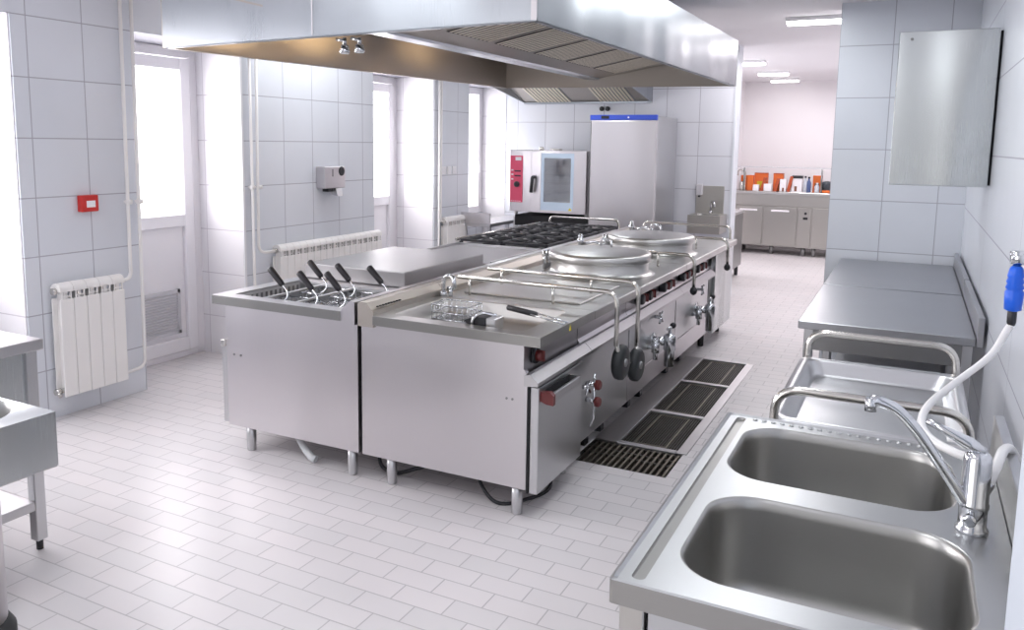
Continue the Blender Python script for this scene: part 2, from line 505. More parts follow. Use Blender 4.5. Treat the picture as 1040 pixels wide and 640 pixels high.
# pasta cooker
Y0, Y1 = 3.28, 3.98
t = thing('pasta_cooker', 'steel pasta cooker at the near left corner of the island, wells holding six baskets', 'cooker', (-2.96, 3.6, 0))
m = MB().box(-3.385, -2.475, Y0+.06, Y1-.003, .14, .62)
m.box(-3.385, -2.475, Y0+.03, Y0+.06, .14, TZ-.04); m.box(-3.385, -3.355, Y0+.06, Y1-.003, .62, TZ-.04); m.box(-2.505, -2.475, Y0+.06, Y1-.003, .62, TZ-.04); m.box(-3.355, -2.505, Y1-.03, Y1-.003, .62, TZ-.04)
part('body', m, 'steel_soft', t)
WX0, WX1, WY0, WY1 = -3.36, -2.62, 3.36, 3.90
m = MB()
for a, b, c, d in ((LX0, WX0, Y0, Y1), (WX1, -2.56, Y0, Y1), (WX0, WX1, Y0, WY0), (WX0, WX1, WY1, Y1)):
    m.box(a, b, c, d, TZ-.045, TZ+.005)
part('top_rim', m, 'steel_x', t)
part('rim_edge', MB().box(LX0, -2.56, Y0-.002, Y0, TZ-.046, TZ+.003), 'steel_edge', t)  # dark strip, painted shade on the front face of the rim
m = MB()
for a, b, c, d in ((WX0, WX0+.004, WY0, WY1), (WX1-.004, WX1, WY0, WY1), (WX0, WX1, WY0, WY0+.004), (WX0, WX1, WY1-.004, WY1)):
    m.box(a, b, c, d, .66, TZ-.002)
m.box(WX0, WX1, WY0, WY1, .65, .66)
part('well', m, 'steel', t)
# slotted overflow plate at the window side of the well, bars between the wells
q = part('slotted_plate', MB().box(WX0+.004, WX0+.010, WY0+.006, WY1-.006, TZ-.11, TZ-.006), 'satin', t)
m = MB()
for k in range(13):
    y = WY0+.035+k*.039
    m.box(WX0+.010, WX0+.0115, y, y+.017, TZ-.075, TZ-.018)
part('slots', m, 'steel_dark', q)
m = MB()
for x in (-3.19, -2.96): m.box(x-.014, x+.014, WY0+.004, WY1-.004, TZ-.05, TZ-.008, .004)
part('divider_bar', m, 'steel', t)
part('flue_ridge', MB().prism([(-2.56, TZ-.06), (-2.475, TZ-.06), (-2.475, TZ+.058), (-2.50, TZ+.064), (-2.56, TZ+.012)], 'y', Y0+.005, Y1), 'steel_soft', t)
part('side_door', MB().box(-3.425, -3.39, Y0+.03, Y1-.02, .15, .60, .005), 'steel', t)
part('door_hinge', MB().box(-3.415, -3.385, Y0+.012, Y0+.03, .595, .635, .003), 'tube', t)
m = MB()
for k in range(2): m.lathe((-3.33+k*.05, Y0+.03, .555), [(.007, -.003), (.007, .001)], 10, 'y')
part('rivet', m, 'steel_dark', t)
legs(t, [(-3.25, 3.345), (-2.54, 3.345), (-3.25, 3.93), (-2.54, 3.93)])

# baskets in the wells: wire basket, bent rod, black grip pointing up towards the window side
def basket(x, y, label):
    t = thing('pasta_basket', label, 'basket', (x, y, .70), 'pasta baskets with black grips')
    w, d, z0, z1 = .085, .10, .70, .865
    m = MB()
    for z in (z1, (z0+z1)/2, z0+.01):
        m.tube([(x-w, y-d, z), (x+w, y-d, z), (x+w, y+d, z), (x-w, y+d, z), (x-w, y-d, z)], .003 if z < z1 else .005, 6)
    for k in range(5):
        u = -w+2*w*k/4
        m.tube([(x+u, y-d, z1), (x+u, y-d, z0), (x+u, y+d, z0), (x+u, y+d, z1)], .0025, 5)
    for k in range(1, 5):
        u = -d+2*d*k/5
        m.tube([(x-w, y+u, z1), (x-w, y+u, z0), (x+w, y+u, z0), (x+w, y+u, z1)], .0025, 5)
    part('wire_basket', m, 'chrome', t)
    hx, hy, hz = x-.0, y-.02, .955
    m = MB().tube(spline([(x+.03, y-.06, z1), (x+.05, y-.045, .885), (x+.045, y-.03, .92), (hx, hy, hz)], 6), .0055, 8)
    part('handle_rod', m, 'chrome', t)
    dv = Vector((-.72, 0, .69))
    a = Vector((hx, hy, hz)); b = a+dv*.125
    m = MB().tube([a-dv*.004, a+dv*.004, a+dv*.02, a+dv*.10, b-dv*.006, b], [.011, .016, .017, .0185, .0185, .012], 12)
    part('grip', m, 'grip', t)
for bx, by, lb in ((-3.085, 3.46, 'pasta basket in the front row farthest from the divider, grip leaning left'),
                   (-2.86, 3.44, 'pasta basket in the middle of the front row, black grip over the rim'),
                   (-2.72, 3.50, 'pasta basket in the front row next to the flue ridge, grip low over the well'),
                   (-3.08, 3.79, 'pasta basket in the back row, grip standing against the pale wall behind'),
                   (-2.86, 3.77, 'pasta basket in the middle of the back row, bright loop of rod below its grip'),
                   (-2.655, 3.80, 'pasta basket in the back row closest to the fryer, before the grey lid')):
    basket(bx, by, lb)

# bratt pan with a big flat lid
Y0, Y1 = 3.98, 5.02
t = thing('bratt_pan', 'steel bratt pan with a thick flat closed lid behind the pasta baskets', 'cooker', (-2.96, 4.5, 0))
left_body(t, Y0, Y1)
part('top_rim', MB().box(LX0, -2.56, Y0, Y1, TZ-.045, TZ+.003, .004), 'steel_x', t)
part('flue_ridge', MB().prism([(-2.56, TZ-.06), (-2.475, TZ-.06), (-2.475, TZ+.058), (-2.50, TZ+.064), (-2.56, TZ+.012)], 'y', Y0, Y1), 'steel_soft', t)
m = MB().box(-3.40, -2.64, 4.00, 4.99, TZ+.004, .985, .008, 2)
part('lid', m, 'steel_lid', t)
part('lid_handle', MB().tube(fillet([(-3.40, 4.2, .94), (-3.46, 4.2, .94), (-3.46, 4.8, .94), (-3.40, 4.8, .94)], .03, 4), .012, 10), 'tube', t)
legs(t, [(-3.25, 4.1), (-2.54, 4.1), (-3.25, 4.9), (-2.54, 4.9)])

# griddle
Y0, Y1 = 5.02, 5.98
t = thing('griddle', 'flat steel griddle unit between the lidded pan and the gas range', 'griddle', (-2.96, 5.5, 0))
left_body(t, Y0, Y1)
part('top_rim', MB().box(LX0, -2.56, Y0, Y1, TZ-.045, TZ+.003, .004), 'steel_x', t)
part('flue_ridge', MB().prism([(-2.56, TZ-.06), (-2.475, TZ-.06), (-2.475, TZ+.058), (-2.50, TZ+.064), (-2.56, TZ+.012)], 'y', Y0, Y1), 'steel_soft', t)
part('griddle_plate', MB().box(-3.38, -2.63, Y0+.06, Y1-.05, TZ+.003, TZ+.018, .004), 'steel_lid', t)
m = MB()
for a, b, c, d in ((-3.39, -3.38, Y0+.05, Y1-.04), (-2.63, -2.62, Y0+.05, Y1-.04), (-3.39, -2.62, Y1-.05, Y1-.04)):
    m.box(a, b, c, d, TZ+.003, TZ+.035)
part('splash_rim', m, 'steel', t)
legs(t, [(-3.25, 5.1), (-2.54, 5.1), (-3.25, 5.9), (-2.54, 5.9)])

# gas range
Y0, Y1 = 5.98, 7.84
t = thing('gas_range', 'long gas range at the far left of the island with black burners', 'stove', (-2.96, 6.9, 0))
left_body(t, Y0, Y1)
part('top_rim', MB().box(LX0, -2.56, Y0, Y1, TZ-.045, TZ+.003, .004), 'steel_x', t)
part('flue_ridge', MB().prism([(-2.56, TZ-.06), (-2.475, TZ-.06), (-2.475, TZ+.058), (-2.50, TZ+.064), (-2.56, TZ+.012)], 'y', Y0, Y1), 'steel_soft', t)
part('spill_tray', MB().box(-3.42, -2.60, Y0+.03, Y1-.03, TZ+.003, TZ+.008, .001), 'black', t)
GX = (-3.21, -2.805); GY = [Y0+.03+.30*(k+.5) for k in range(6)]
GY = [Y0+.035+.60*(k+.5)-.0 for k in range(3)]
for y in GY:
    for x in GX:
        for dy in (-.145, .145):
            m = MB().lathe((x, y+dy, TZ+.006), [(.06, 0), (.06, .012), (.045, .014), (.045, .022), (.038, .026), (0.004, .027)], 24)
            part('burner', m, 'iron', t)
m = MB().tube(fillet([(-3.35, 7.80, TZ), (-3.35, 7.80, TZ+.12), (-2.60, 7.80, TZ+.12), (-2.60, 7.80, TZ)], .05, 6), .011, 10); part('far_rail', m, 'tube', t)
m = MB().tube([(-3.46, Y0+.05, .93), (-3.46, Y1-.05, .93)], .012, 10); part('rail', m, 'tube', t)
for k in range(6):
    y = Y0+.2+k*.29
    m = MB().lathe((-3.455, y, .80), [(.024, 0), (.022, -.03), (.01, -.034)], 16, 'x'); part('knob', m, 'red_knob', t)
legs(t, [(-3.25, 6.1), (-2.54, 6.1), (-3.25, 7.7), (-2.54, 7.7)])
GL = [['black cast-iron pan support at the near end of the range, window side', 'black cast-iron pan support at the near end of the range, beside the flue ridge'],
      ['middle black cast-iron pan support of the range, window side', 'middle black cast-iron pan support of the range, beside the flue ridge'],
      ['far-end black cast-iron pan support of the range, in front of the oven', 'far-end black cast-iron pan support of the range, nearest the kettles']]
for j, y in enumerate(GY):
    for i, x in enumerate(GX):
        w, d, z = .195, .29, TZ+.058
        t = thing('pan_support', GL[j][i], 'pan support', (x, y, TZ+.008), 'cast-iron pan supports on the range')
        m = MB()
        for a in (-1, 1):
            m.box(x+a*w-.011, x+a*w+.011, y-d, y+d, z-.02, z, .003)
            m.box(x-w, x+w, y+a*d-.011, y+a*d+.011, z-.02, z, .003)
        m.box(x-w, x+w, y-.009, y+.009, z-.02, z, .003)
        for dy in (-.145, .145):
            for k in range(8):
                an = PI/4*k
                p0 = Vector((x+.03*math.cos(an), y+dy+.03*math.sin(an), z+.006))
                ex = max(abs(math.cos(an))/w, abs(math.sin(an))/.138)
                p1 = Vector((x+math.cos(an)/ex, y+dy+math.sin(an)/ex, z-.004))
                m.tube([p0, p1], [.006, .010], 6)
        part('bars', m, 'iron', t)
        m = MB()
        for a in (-1, 1):
            for b in (-1, 1):
                m.box(x+a*w-.012, x+a*w+.012, y+b*d-.012, y+b*d+.012, TZ+.008, z-.02)
        part('foot', m, 'iron', t)

# ---- right row (controls face the aisle)
RX0, RX1 = -2.458, -1.44
def right_unit(t, y0, y1, flat=True, panel=True, nose=True, ridge=True):
    """carcass with sloping control strip, bright nose ledge and lower panel"""
    x0, xf = -2.45, -1.515
    m = MB().prism([(x0, .14), (xf, .14), (xf, .69), (xf-.02, .72), (xf-.02, TZ-.05), (x0, TZ-.05)], 'y', y0+.003, y1-.003)
    part('body', m, 'steel_soft', t)
    if flat:
        m = MB().box(-2.36, RX1, y0+.001, y1-.001, TZ-.048, TZ+.002, .006, 2)
        part('top_rim', m, 'steel_top', t)
    if nose:
        m = MB().prism([(xf-.005, .70), (xf+.025, .708), (xf+.065, .672), (xf+.065, .655), (xf+.005, .650), (xf-.005, .650)], 'y', y0+.002, y1-.002)
        part('nose_ledge', m, 'steel_x', t)
    if ridge:
        m = MB().prism([(-2.36, TZ-.06), (-2.455, TZ-.06), (-2.455, TZ+.058), (-2.44, TZ+.066), (-2.40, TZ+.062), (-2.372, TZ+.03), (-2.36, TZ+.028)], 'y', y0+.002, y1-.002)
        part('flue_ridge', m, 'steel_ridge', t)

def knob(t, y, z=.775, x=-1.535, r=.026):
    part('knob_collar', MB().lathe((x, y, z), [(r*1.25, 0), (r*1.25, .012), (r*.8, .014)], 20, 'x'), 'black', t)
    m = MB().lathe((x+.012, y, z), [(r*.85, 0), (r*.8, .028), (r*.5, .032)], 20, 'x')
    m.box(x+.03, x+.052, y-.006, y+.006, z-r*.8, z+r*.8, .002)
    part('knob', m, 'red_knob', t)

# fryer / well unit at the near right corner
Y0, Y1 = 3.28, 3.98
t = thing('fryer', 'steel fryer at the near right corner of the island, shallow well and one front door', 'fryer', (-1.95, 3.63, 0))
m = MB().prism([(-2.45, .14), (-1.515, .14), (-1.515, .69), (-1.535, .72), (-1.535, TZ-.05), (-2.45, TZ-.05)], 'y', Y0+.030, Y0+.06)
m.prism([(-2.45, .14), (-1.515, .14), (-1.515, .66), (-1.535, .68), (-2.45, .68)], 'y', Y0+.06, Y1-.003)
m.box(-1.56, -1.535, Y0+.06, Y1-.003, .68, TZ-.05); m.box(-2.45, -2.40, Y0+.06, Y1-.003, .68, TZ-.05); m.box(-2.40, -1.56, Y1-.02, Y1-.003, .68, TZ-.05)
part('body', m, 'steel_soft', t)
wx0, wx1, wy0, wy1 = -2.30, -1.56, 3.36, 3.90
m = MB()
outer = [(-2.36, Y0), (RX1, Y0), (RX1, Y1-.001), (-2.36, Y1-.001)]
hole = rrect(wx0, wx1, wy0, wy1, .035, 5)
m.holed(outer, [hole], TZ+.002)
m.rings([[(x, y, TZ+.002) for x, y in outer], [(x, y, TZ-.045) for x, y in outer]], False, False, smooth=False)
part('top_rim', m, 'steel_top', t)
part('rim_edge', MB().box(-2.36, RX1, Y0-.002, Y0, TZ-.046, TZ+.0), 'steel_edge', t)  # shade of the near rim face, painted on as a strip
m = MB()
def shr(d, z): return [(x, y, z) for x, y in rrect(wx0+d, wx1-d, wy0+d, wy1-d, .035, 5)]
m.rings([shr(0, TZ+.002), shr(.006, TZ-.004), shr(.012, TZ-.06), shr(.03, TZ-.085), shr(.05, TZ-.09)], False, True)
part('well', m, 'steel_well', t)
m = MB().prism([(-1.52, .70), (-1.49, .708), (-1.45, .672), (-1.45, .655), (-1.51, .650), (-1.52, .650)], 'y', Y0+.002, Y1-.002); part('nose_ledge', m, 'steel_x', t)
m = MB().prism([(-2.36, TZ-.06), (-2.455, TZ-.06), (-2.455, TZ+.058), (-2.44, TZ+.066), (-2.40, TZ+.062), (-2.372, TZ+.03), (-2.36, TZ+.028)], 'y', Y0+.005, Y1-.002); part('flue_ridge', m, 'steel_ridge', t)
m = MB()
for k in range(9): m.box(-2.385, -2.372, Y0+.06+k*.025, Y0+.075+k*.025, TZ+.034, TZ+.040)
part('flue_slots', m, 'gap', t)
d = part('door', MB().box(-1.503, -1.458, Y0+.035, 3.875, .125, .640, .006, 2), 'steel', t)
h = MB().box(-1.418, -1.402, 3.36, 3.70, .575, .612, .003).box(-1.458, -1.402, 3.36, 3.70, .565, .577).box(-1.458, -1.402, 3.69, 3.70, .575, .612)
part('handle', h, 'steel_x', d)
h = MB().prism([(-1.458, .618), (-1.412, .622), (-1.395, .606), (-1.395, .560), (-1.43, .562), (-1.458, .572)], 'y', 3.335, 3.362)
part('handle_cap', h, 'red_knob', d, 'dark red end cap')
part('handle_recess', MB().box(-1.4585, -1.419, 3.362, 3.689, .5775, .580).box(-1.4585, -1.4565, 3.362, 3.689, .580, .615), 'gap', d)
part('door_gap', MB().box(-1.513, -1.504, Y0+.032, 3.88, .125, .645), 'gap', t)
knob(t, 3.42, z=.765, x=-1.53, r=.032)
part('lower_panel', MB().box(-1.515, -1.508, 3.885, 3.978, .15, .64, .002), 'steel', t)
part('warning_sticker', MB().prism([(3.62, TZ-.035), (3.65, TZ-.035), (3.635, TZ-.008)], 'x', RX1-.0005, RX1+.0012), 'yellow', t, 'yellow triangle sticker')
m = MB()
for k in range(2): m.lathe((-1.62+k*.03, Y0+.03, .57), [(.006, -.003), (.006, .001)], 10, 'y')
part('rivet', m, 'steel_dark', t)
legs(t, [(-2.29, 3.345), (-1.575, 3.345), (-2.29, 3.9), (-1.575, 3.9)])
# water tap over the fryer
t = thing('water_tap', 'small curved chrome tap standing behind the fryer well', 'tap', (-2.34, 3.95, TZ+.003))
m = MB().tube(fillet([(-2.335, 3.93, TZ+.002), (-2.335, 3.93, TZ+.115), (-2.25, 3.90, TZ+.125), (-2.24, 3.89, TZ+.06)], .05, 6), .012, 10)
part('spout', m, 'chrome', t)
part('collar', MB().lathe((-2.335, 3.93, TZ+.002), [(.022, 0), (.022, .02), (.014, .026)], 16), 'chrome', t)
m = MB().cyl((-2.29, 3.935, TZ+.003), (-2.29, 3.935, TZ+.05), .012, n=12); m.cyl((-2.31, 3.935, TZ+.05), (-2.265, 3.935, TZ+.05), .009, n=10)
part('valve', m, 'chrome', t)
# fry basket resting in the well
t = thing('fry_basket', 'small wire fry basket standing in the back of the fryer well', 'basket', (-2.17, 3.74, TZ-.085))
m = MB()
bx0, bx1, by0, by1, bz0, bz1 = -2.27, -2.05, 3.70, 3.86, TZ-.084, TZ+.0
for z in (bz0+.004, (bz0+bz1)/2, bz1): m.tube([(bx0, by0, z), (bx1, by0, z), (bx1, by1, z), (bx0, by1, z), (bx0, by0, z)], .004, 6)
for k in range(8):
    u = bx0+(bx1-bx0)*k/7; m.tube([(u, by0, bz1), (u, by0, bz0+.004), (u, by1, bz0+.004), (u, by1, bz1)], .002, 5)
for k in range(1, 6):
    u = by0+(by1-by0)*k/6; m.tube([(bx0, u, bz1), (bx0, u, bz0+.004), (bx1, u, bz0+.004), (bx1, u, bz1)], .002, 5)
part('wire_basket', m, 'chrome', t)
# black bracket with clip on the well rim, and lift-out handle with black grip
t = thing('basket_hook', 'black angled hook bracket clipped over the front rim of the fryer well', 'hook', (-1.80, 3.38, TZ-.03))
m = MB().prism([(-1.90, TZ+.012), (-1.86, TZ-.02), (-1.78, TZ-.02), (-1.775, TZ+.035), (-1.84, TZ+.035)], 'y', 3.39, 3.47)
part('bracket', m, 'black', t)
part('clip', MB().tube(spline([(-1.85, 3.385, TZ-.005), (-1.84, 3.385, TZ+.03), (-1.80, 3.40, TZ+.055), (-1.74, 3.43, TZ+.045)], 5), .008, 8), 'chrome', t)
part('clamp_block', MB().box(-1.775, -1.725, 3.385, 3.48, TZ-.02, TZ+.035, .004), 'steel', t)
t = thing('lift_handle', 'black-gripped wire handle lying across the fryer well', 'handle', (-1.66, 3.50, TZ+.02))
m = MB()
for dy in (0, .05): m.tube([(-1.62, 3.56+dy, TZ+.040), (-1.44, 3.56+dy, TZ+.008)], .004, 6)
m.tube([(-1.45, 3.56, TZ+.008), (-1.45, 3.61, TZ+.008)], .004, 6)
part('wire', m, 'chrome', t)
part('grip', MB().tube([(-1.76, 3.585, TZ+.055), (-1.755, 3.585, TZ+.055), (-1.60, 3.585, TZ+.036), (-1.595, 3.585, TZ+.036)], [.009, .0145, .0145, .009], 12), 'grip', t)

def gas_valve(t, y, x=-1.515):
    """isolation valves: cross handle, two red knobs on a small riser"""
    m = MB().tube([(x+.045, y+.05, .52), (x+.045, y+.05, .27), (x+.03, y+.04, .225)], .0075, 10)
    m.cyl((x, y+.05, .46), (x+.05, y+.05, .46), .014, n=12); m.cyl((x, y+.05, .37), (x+.05, y+.05, .37), .014, n=12)
    part('riser', m, 'chrome', t)
    m = MB().cyl((x, y-.06, .47), (x+.05, y-.06, .47), .012, n=10)
    for an in (PI/4, 3*PI/4):
        c, s = math.cos(an)*.045, math.sin(an)*.045
        m.tube([(x+.05, y-.06-c, .47-s), (x+.05, y-.06+c, .47+s)], .007, 8)
    part('cross_handle', m, 'chrome', t)
    for z in (.46, .365):
        part('valve_knob', MB().lathe((x+.05, y+.05, z), [(.012, 0), (.028, .005), (.028, .024), (.021, .032)], 14, 'x'), 'red_knob', t)

def guard_rail(t, y, x0=-2.30, x1=-1.335, z=.985, drop=.66, posts=(-2.22, -1.62), end='ball', zc=None):
    pts = [(x0, y+.01, z-.0), (x1, y, z), (x1, y, drop)]
    part('rail', MB().tube(fillet(pts, .075, 8), .0125, 12), 'tube', t)
    for p in posts: part('rail_post', MB().cyl((p, y, TZ), (p, y, z), .008, n=10), 'tube', t)
    if end == 'ball':
        part('ball_grip', MB().lathe((x1, y, drop-.03), [(.006, -.03), (.022, -.018), (.027, 0), (.022, .018), (.01, .03)], 16), 'black', t)

# second unit: smooth covered boiling unit with hand wheels
Y0, Y1 = 3.98, 4.80
t = thing('braising_unit', 'steel braising unit after the fryer, with red valve knobs and two black hand wheels', 'cooker', (-1.95, 4.4, 0))
right_unit(t, Y0, Y1)
part('pan_cover', MB().box(-2.28, -1.56, 4.07, 4.74, TZ+.002, TZ+.012, .004), 'steel_top', t)
part('lower_panel', MB().box(-1.515, -1.508, Y0+.005, Y1-.01, .15, .64, .002), 'steel', t)
gas_valve(t, 4.02, -1.508)
guard_rail(t, 4.03, drop=.70, end=None, posts=(-2.22, -1.70))
guard_rail(t, 4.40, drop=.62, end=None, posts=(-2.20, -1.62))
for y, z in ((4.12, .59), (4.40, .51)):
    m = MB().lathe((-1.335, y, z), [(.03, -.026), (.080, -.028), (.094, -.018), (.097, 0), (.094, .018), (.080, .028), (.03, .026)], 32, 'x')
    w = part('hand_wheel', m, 'rubber', t)
    part('wheel_hub', MB().lathe((-1.335, y, z), [(.022, -.03), (.022, .032), (.012, .036)], 16, 'x'), 'steel_dark', w)
m = MB().tube([(-1.335, 4.03, .72), (-1.335, 4.08, .64), (-1.335, 4.12, .595)], .0125, 10)
m.tube([(-1.335, 4.40, .64), (-1.335, 4.40, .51)], .0125, 10); m.tube([(-1.335, 4.12, .575), (-1.335, 4.40, .53)], .009, 8)
part('wheel_axle', m, 'tube', t)
legs(t, [(-2.29, 4.1), (-1.70, 4.1), (-2.29, 4.7), (-1.70, 4.7)])

# the two boiling kettles
def drain_tap(t, y, z=.43, x=-1.515):
    m = MB().cyl((x, y, z), (x+.10, y, z), .030, n=18)
    m.lathe((x, y, z), [(.055, 0), (.055, .012), (.035, .014)], 20, 'x')
    m.cyl((x+.085, y, z), (x+.085, y, z), .03, n=8) if False else None
    m.lathe((x+.12, y, z), [(.02, -.17), (.034, -.165), (.034, -.06), (.042, -.05), (.042, .04), (.030, .055), (.012, .06), (.012, .10)], 20)
    m.cyl((x+.12, y-.06, z+.10), (x+.12, y+.06, z+.10), .011, n=10)
    part('drain_tap', m, 'chrome', t)
    part('tap_knob', MB().lathe((x+.12, y+.06, z+.10), [(.012, 0), (.02, .006), (.02, .03), (.010, .035)], 14, 'y'), 'black', t)
    m = MB().tube([(x, y-.13, z-.02), (x+.06, y-.13, z-.02), (x+.06, y-.13, z-.10)], .016, 10)
    m.lathe((x+.06, y-.13, z-.02), [(.026, -.03), (.026, .03), (.012, .04), (.012, .06)], 14)
    m.cyl((x+.06, y-.17, z+.04), (x+.06, y-.09, z+.04), .008, n=8)
    part('bleed_valve', m, 'chrome', t)
    m = MB().cyl((x, y+.02, z+.16), (x+.05, y+.02, z+.16), .012, n=10)
    for an in (PI/4, 3*PI/4):
        c, s = math.cos(an)*.05, math.sin(an)*.05
        m.tube([(x+.05, y+.02-c, z+.16-s), (x+.05, y+.02+c, z+.16+s)], .008, 8)
    part('cross_handle', m, 'chrome', t)

def kettle(Y0, Y1, cy, label, rails, knobs, cx=-1.885, r=.345):
    t = thing('boiling_kettle', label, 'kettle', (-1.95, (Y0+Y1)/2, 0), 'boiling kettles on the aisle side')
    right_unit(t, Y0, Y1)
    part('collar', MB().lathe((cx, cy, TZ+.002), [(r+.035, 0), (r+.02, .004), (r-.002, .014), (r-.012, .03), (r-.012, .085)], 64, cap0=False, cap1=False), 'steel_top', t)
    z = TZ+.085
    lid = part('lid', MB().lathe((cx, cy, z), [(r-.02, 0), (r+.002, .002), (r+.006, .008), (r+.006, .046), (r-.002, .056), (r-.03, .060), (r*.7, .070), (r*.35, .076), (.004, .078)], 64), 'steel_top', t)
    part('lid_grip', MB().tube(fillet([(cx+.05, cy+.10, z+.07), (cx+.05, cy+.10, z+.125), (cx-.05, cy+.16, z+.125), (cx-.05, cy+.16, z+.07)], .03, 4), .008, 8), 'chrome', lid)
    # hinge block on the flue side
    m = MB()
    for k in range(3): m.cyl((cx-r-.02+.0, cy-.10+k*.05, TZ+.002), (cx-r-.02, cy-.10+k*.05, TZ+.13), .016, n=12)
    m.cyl((cx-r-.02, cy-.13, TZ+.10), (cx-r-.02, cy+.03, TZ+.10), .012, n=12)
    m.box(cx-r-.03, cx-r+.08, cy-.02, cy+.02, TZ+.10, TZ+.125, .004)
    part('lid_hinge', m, 'chrome', t)
    # water column behind the lid
    m = MB().lathe((cx-.28, cy+.36, TZ), [(.02, 0), (.02, .14), (.026, .145), (.026, .17), (.014, .18), (.018, .2), (.004, .212)], 16)
    m.tube(fillet([(cx-.28, cy+.36, TZ+.13), (cx-.14, cy+.30, TZ+.17), (cx-.06, cy+.25, TZ+.15)], .05, 5), .012, 10)
    part('water_column', m, 'chrome', t)
    part('lower_panel', MB().box(-1.515, -1.508, Y0+.01, Y1-.01, .30, .64, .002), 'steel', t)
    part('skirt_panel', MB().box(-1.515, -1.509, Y0+.01, Y1-.01, .15, .292, .002), 'steel_soft', t)
    for y in knobs:
        knob(t, y, z=.768, x=-1.530, r=.033)
        part('black_knob', MB().lathe((-1.530, y-.078, .768), [(.036, 0), (.034, .040), (.026, .048)], 18, 'x'), 'black', t, 'black knob')
    m = MB()
    for y in knobs: m.box(-1.536, -1.532, y-.06, y+.06, .728, .738)
    part('control_marking', m, 'gap', t)
    drain_tap(t, cy+.08)
    for (y, zz, dr) in rails: guard_rail(t, y, x0=-1.95 if zz > .99 else -2.0, z=zz, drop=dr, posts=(-1.60,))
    legs(t, [(-2.29, Y0+.1), (-1.70, Y0+.1), (-2.29, Y1-.1), (-1.70, Y1-.1)], mat='black')
    return t
kettle(4.80, 5.92, 5.27, 'nearer round-lidded steel boiling kettle on the aisle side of the island', [(5.72, .985, .76)], (5.10, 5.27, 5.62, 5.76))
kettle(5.92, 7.00, 6.50, 'farther round-lidded steel boiling kettle, behind the first one', [(6.88, .985, .78)], (6.15, 6.30, 6.62, 6.78))

# end unit
Y0, Y1 = 7.00, 7.84
t = thing('end_cabinet', 'plain steel end unit of the island beyond the second kettle', 'cabinet', (-1.95, 7.4, 0))
right_unit(t, Y0, Y1, nose=False)
part('front_panel', MB().box(-1.515, -1.475, Y0+.10, Y1-.005, .12, TZ-.055, .003), 'steel_panel', t)
part('door_recess', MB().box(-1.514, -1.505, Y0+.004, Y0+.10, .16, .66), 'steel_dark', t)  # dark sheet painted in place of a shaded recess
legs(t, [(-2.29, 7.1), (-1.575, 7.1), (-2.29, 7.75), (-1.575, 7.75)], mat='black')
part('far_rail', MB().tube(fillet([(-2.34, 7.80, TZ+.0), (-2.34, 7.80, TZ+.12), (-1.50, 7.80, TZ+.12), (-1.50, 7.80, TZ+.0)], .05, 6), .011, 10), 'tube', t)

# pipes and cables below the island
def hose(name, pts, r, mat, label, cat, group=None):
    return solo(name, MB().tube(spline(pts, 8), r, 10), mat, label, cat, pts[-1], group)
hose('drain_hose', [(-3.10, 3.55, .16), (-3.04, 3.48, .12), (-2.93, 3.40, .075), (-2.83, 3.36, .03), (-2.80, 3.36, .022)], .021, 'hose_grey', 'grey drain hose curving down to the floor under the pasta cooker', 'hose')
hose('black_cable', [(-3.14, 3.50, .17), (-3.16, 3.46, .11), (-3.10, 3.45, .10), (-3.05, 3.47, .14), (-3.00, 3.52, .17)], .008, 'black', 'short loop of black cable beside the grey drain hose', 'cable')
hose('black_cable', [(-2.46, 3.50, .16), (-2.43, 3.44, .05), (-2.33, 3.42, .02), (-2.22, 3.46, .05), (-2.14, 3.52, .08), (-2.05, 3.60, .16)], .010, 'black', 'black cable looping on the floor between the two centre legs', 'cable')
hose('drain_pipe', [(-2.47, 3.62, .16), (-2.42, 3.60, .08), (-2.36, 3.62, .045), (-2.24, 3.75, .045)], .030, 'hose_grey', 'thick pale drain pipe elbow behind the centre legs', 'pipe')
hose('black_cable', [(-1.85, 3.45, .16), (-1.80, 3.40, .08), (-1.70, 3.38, .012), (-1.60, 3.46, .012), (-1.55, 3.70, .012), (-1.75, 4.0, .1), (-1.8, 4.05, .16)], .009, 'black', 'black cable hanging behind the near right leg of the fryer', 'cable')
# service rail along the foot of the aisle side
t = thing('service_pipe', 'steel service pipe with black clips along the foot of the island', 'pipe', (-1.625, 5.2, .0))
part('pipe_run', MB().box(-1.640, -1.610, 4.02, 6.95, .035, .095, .004), 'steel_warm', t)
for y in (4.35, 4.62, 5.15, 5.42, 6.1, 6.5):
    part('pipe_clip', MB().box(-1.650, -1.601, y-.03, y+.03, .0, .045, .004), 'black', t)

# ------------------------------------------------------------------ floor drain
m = MB()
m.box(PX0-.0, PX1+.0, PY0, PY1, -.16, -.15)
m.box(PX0, PX0+.004, PY0, PY1, -.15, -.001); m.box(PX1-.004, PX1, PY0, PY1, -.15, -.001); m.box(PX0, PX1, PY0, PY0+.004, -.15, -.001); m.box(PX0, PX1, PY1-.004, PY1, -.15, -.001)
struct('trim_7', m, 'pit')
m = MB()
m.box(PX0, -1.475, 4.47, PY1, -.006, .004); 
m.box(-1.475, -1.445, 4.47, PY1, -.006, .008, .002); m.box(-1.10, PX1+.02, 4.47, PY1, -.006, .005, .002)
for y in (4.485, 5.155, 5.942): m.box(-1.45, -1.10, y-.022, y+.022, -.006, .006, .002)
m.box(-1.45, -1.10, PY1-.015, PY1+.01, -.006, .006, .002)
struct('trim_8', m, 'steel_x')
t = thing('bar_grate', 'open bar drain grate nearest the camera, flush with the floor', 'grate', (-1.33, 4.28, -.004))
m = MB()
n = 15
for k in range(n):
    x = PX0+.03+(PX1-PX0-.05)*k/(n-1)
    m.box(x-.006, x+.006, PY0+.006, 4.455, -.03, -.002)
part('bars', m, 'grate_light', t)
m = MB()
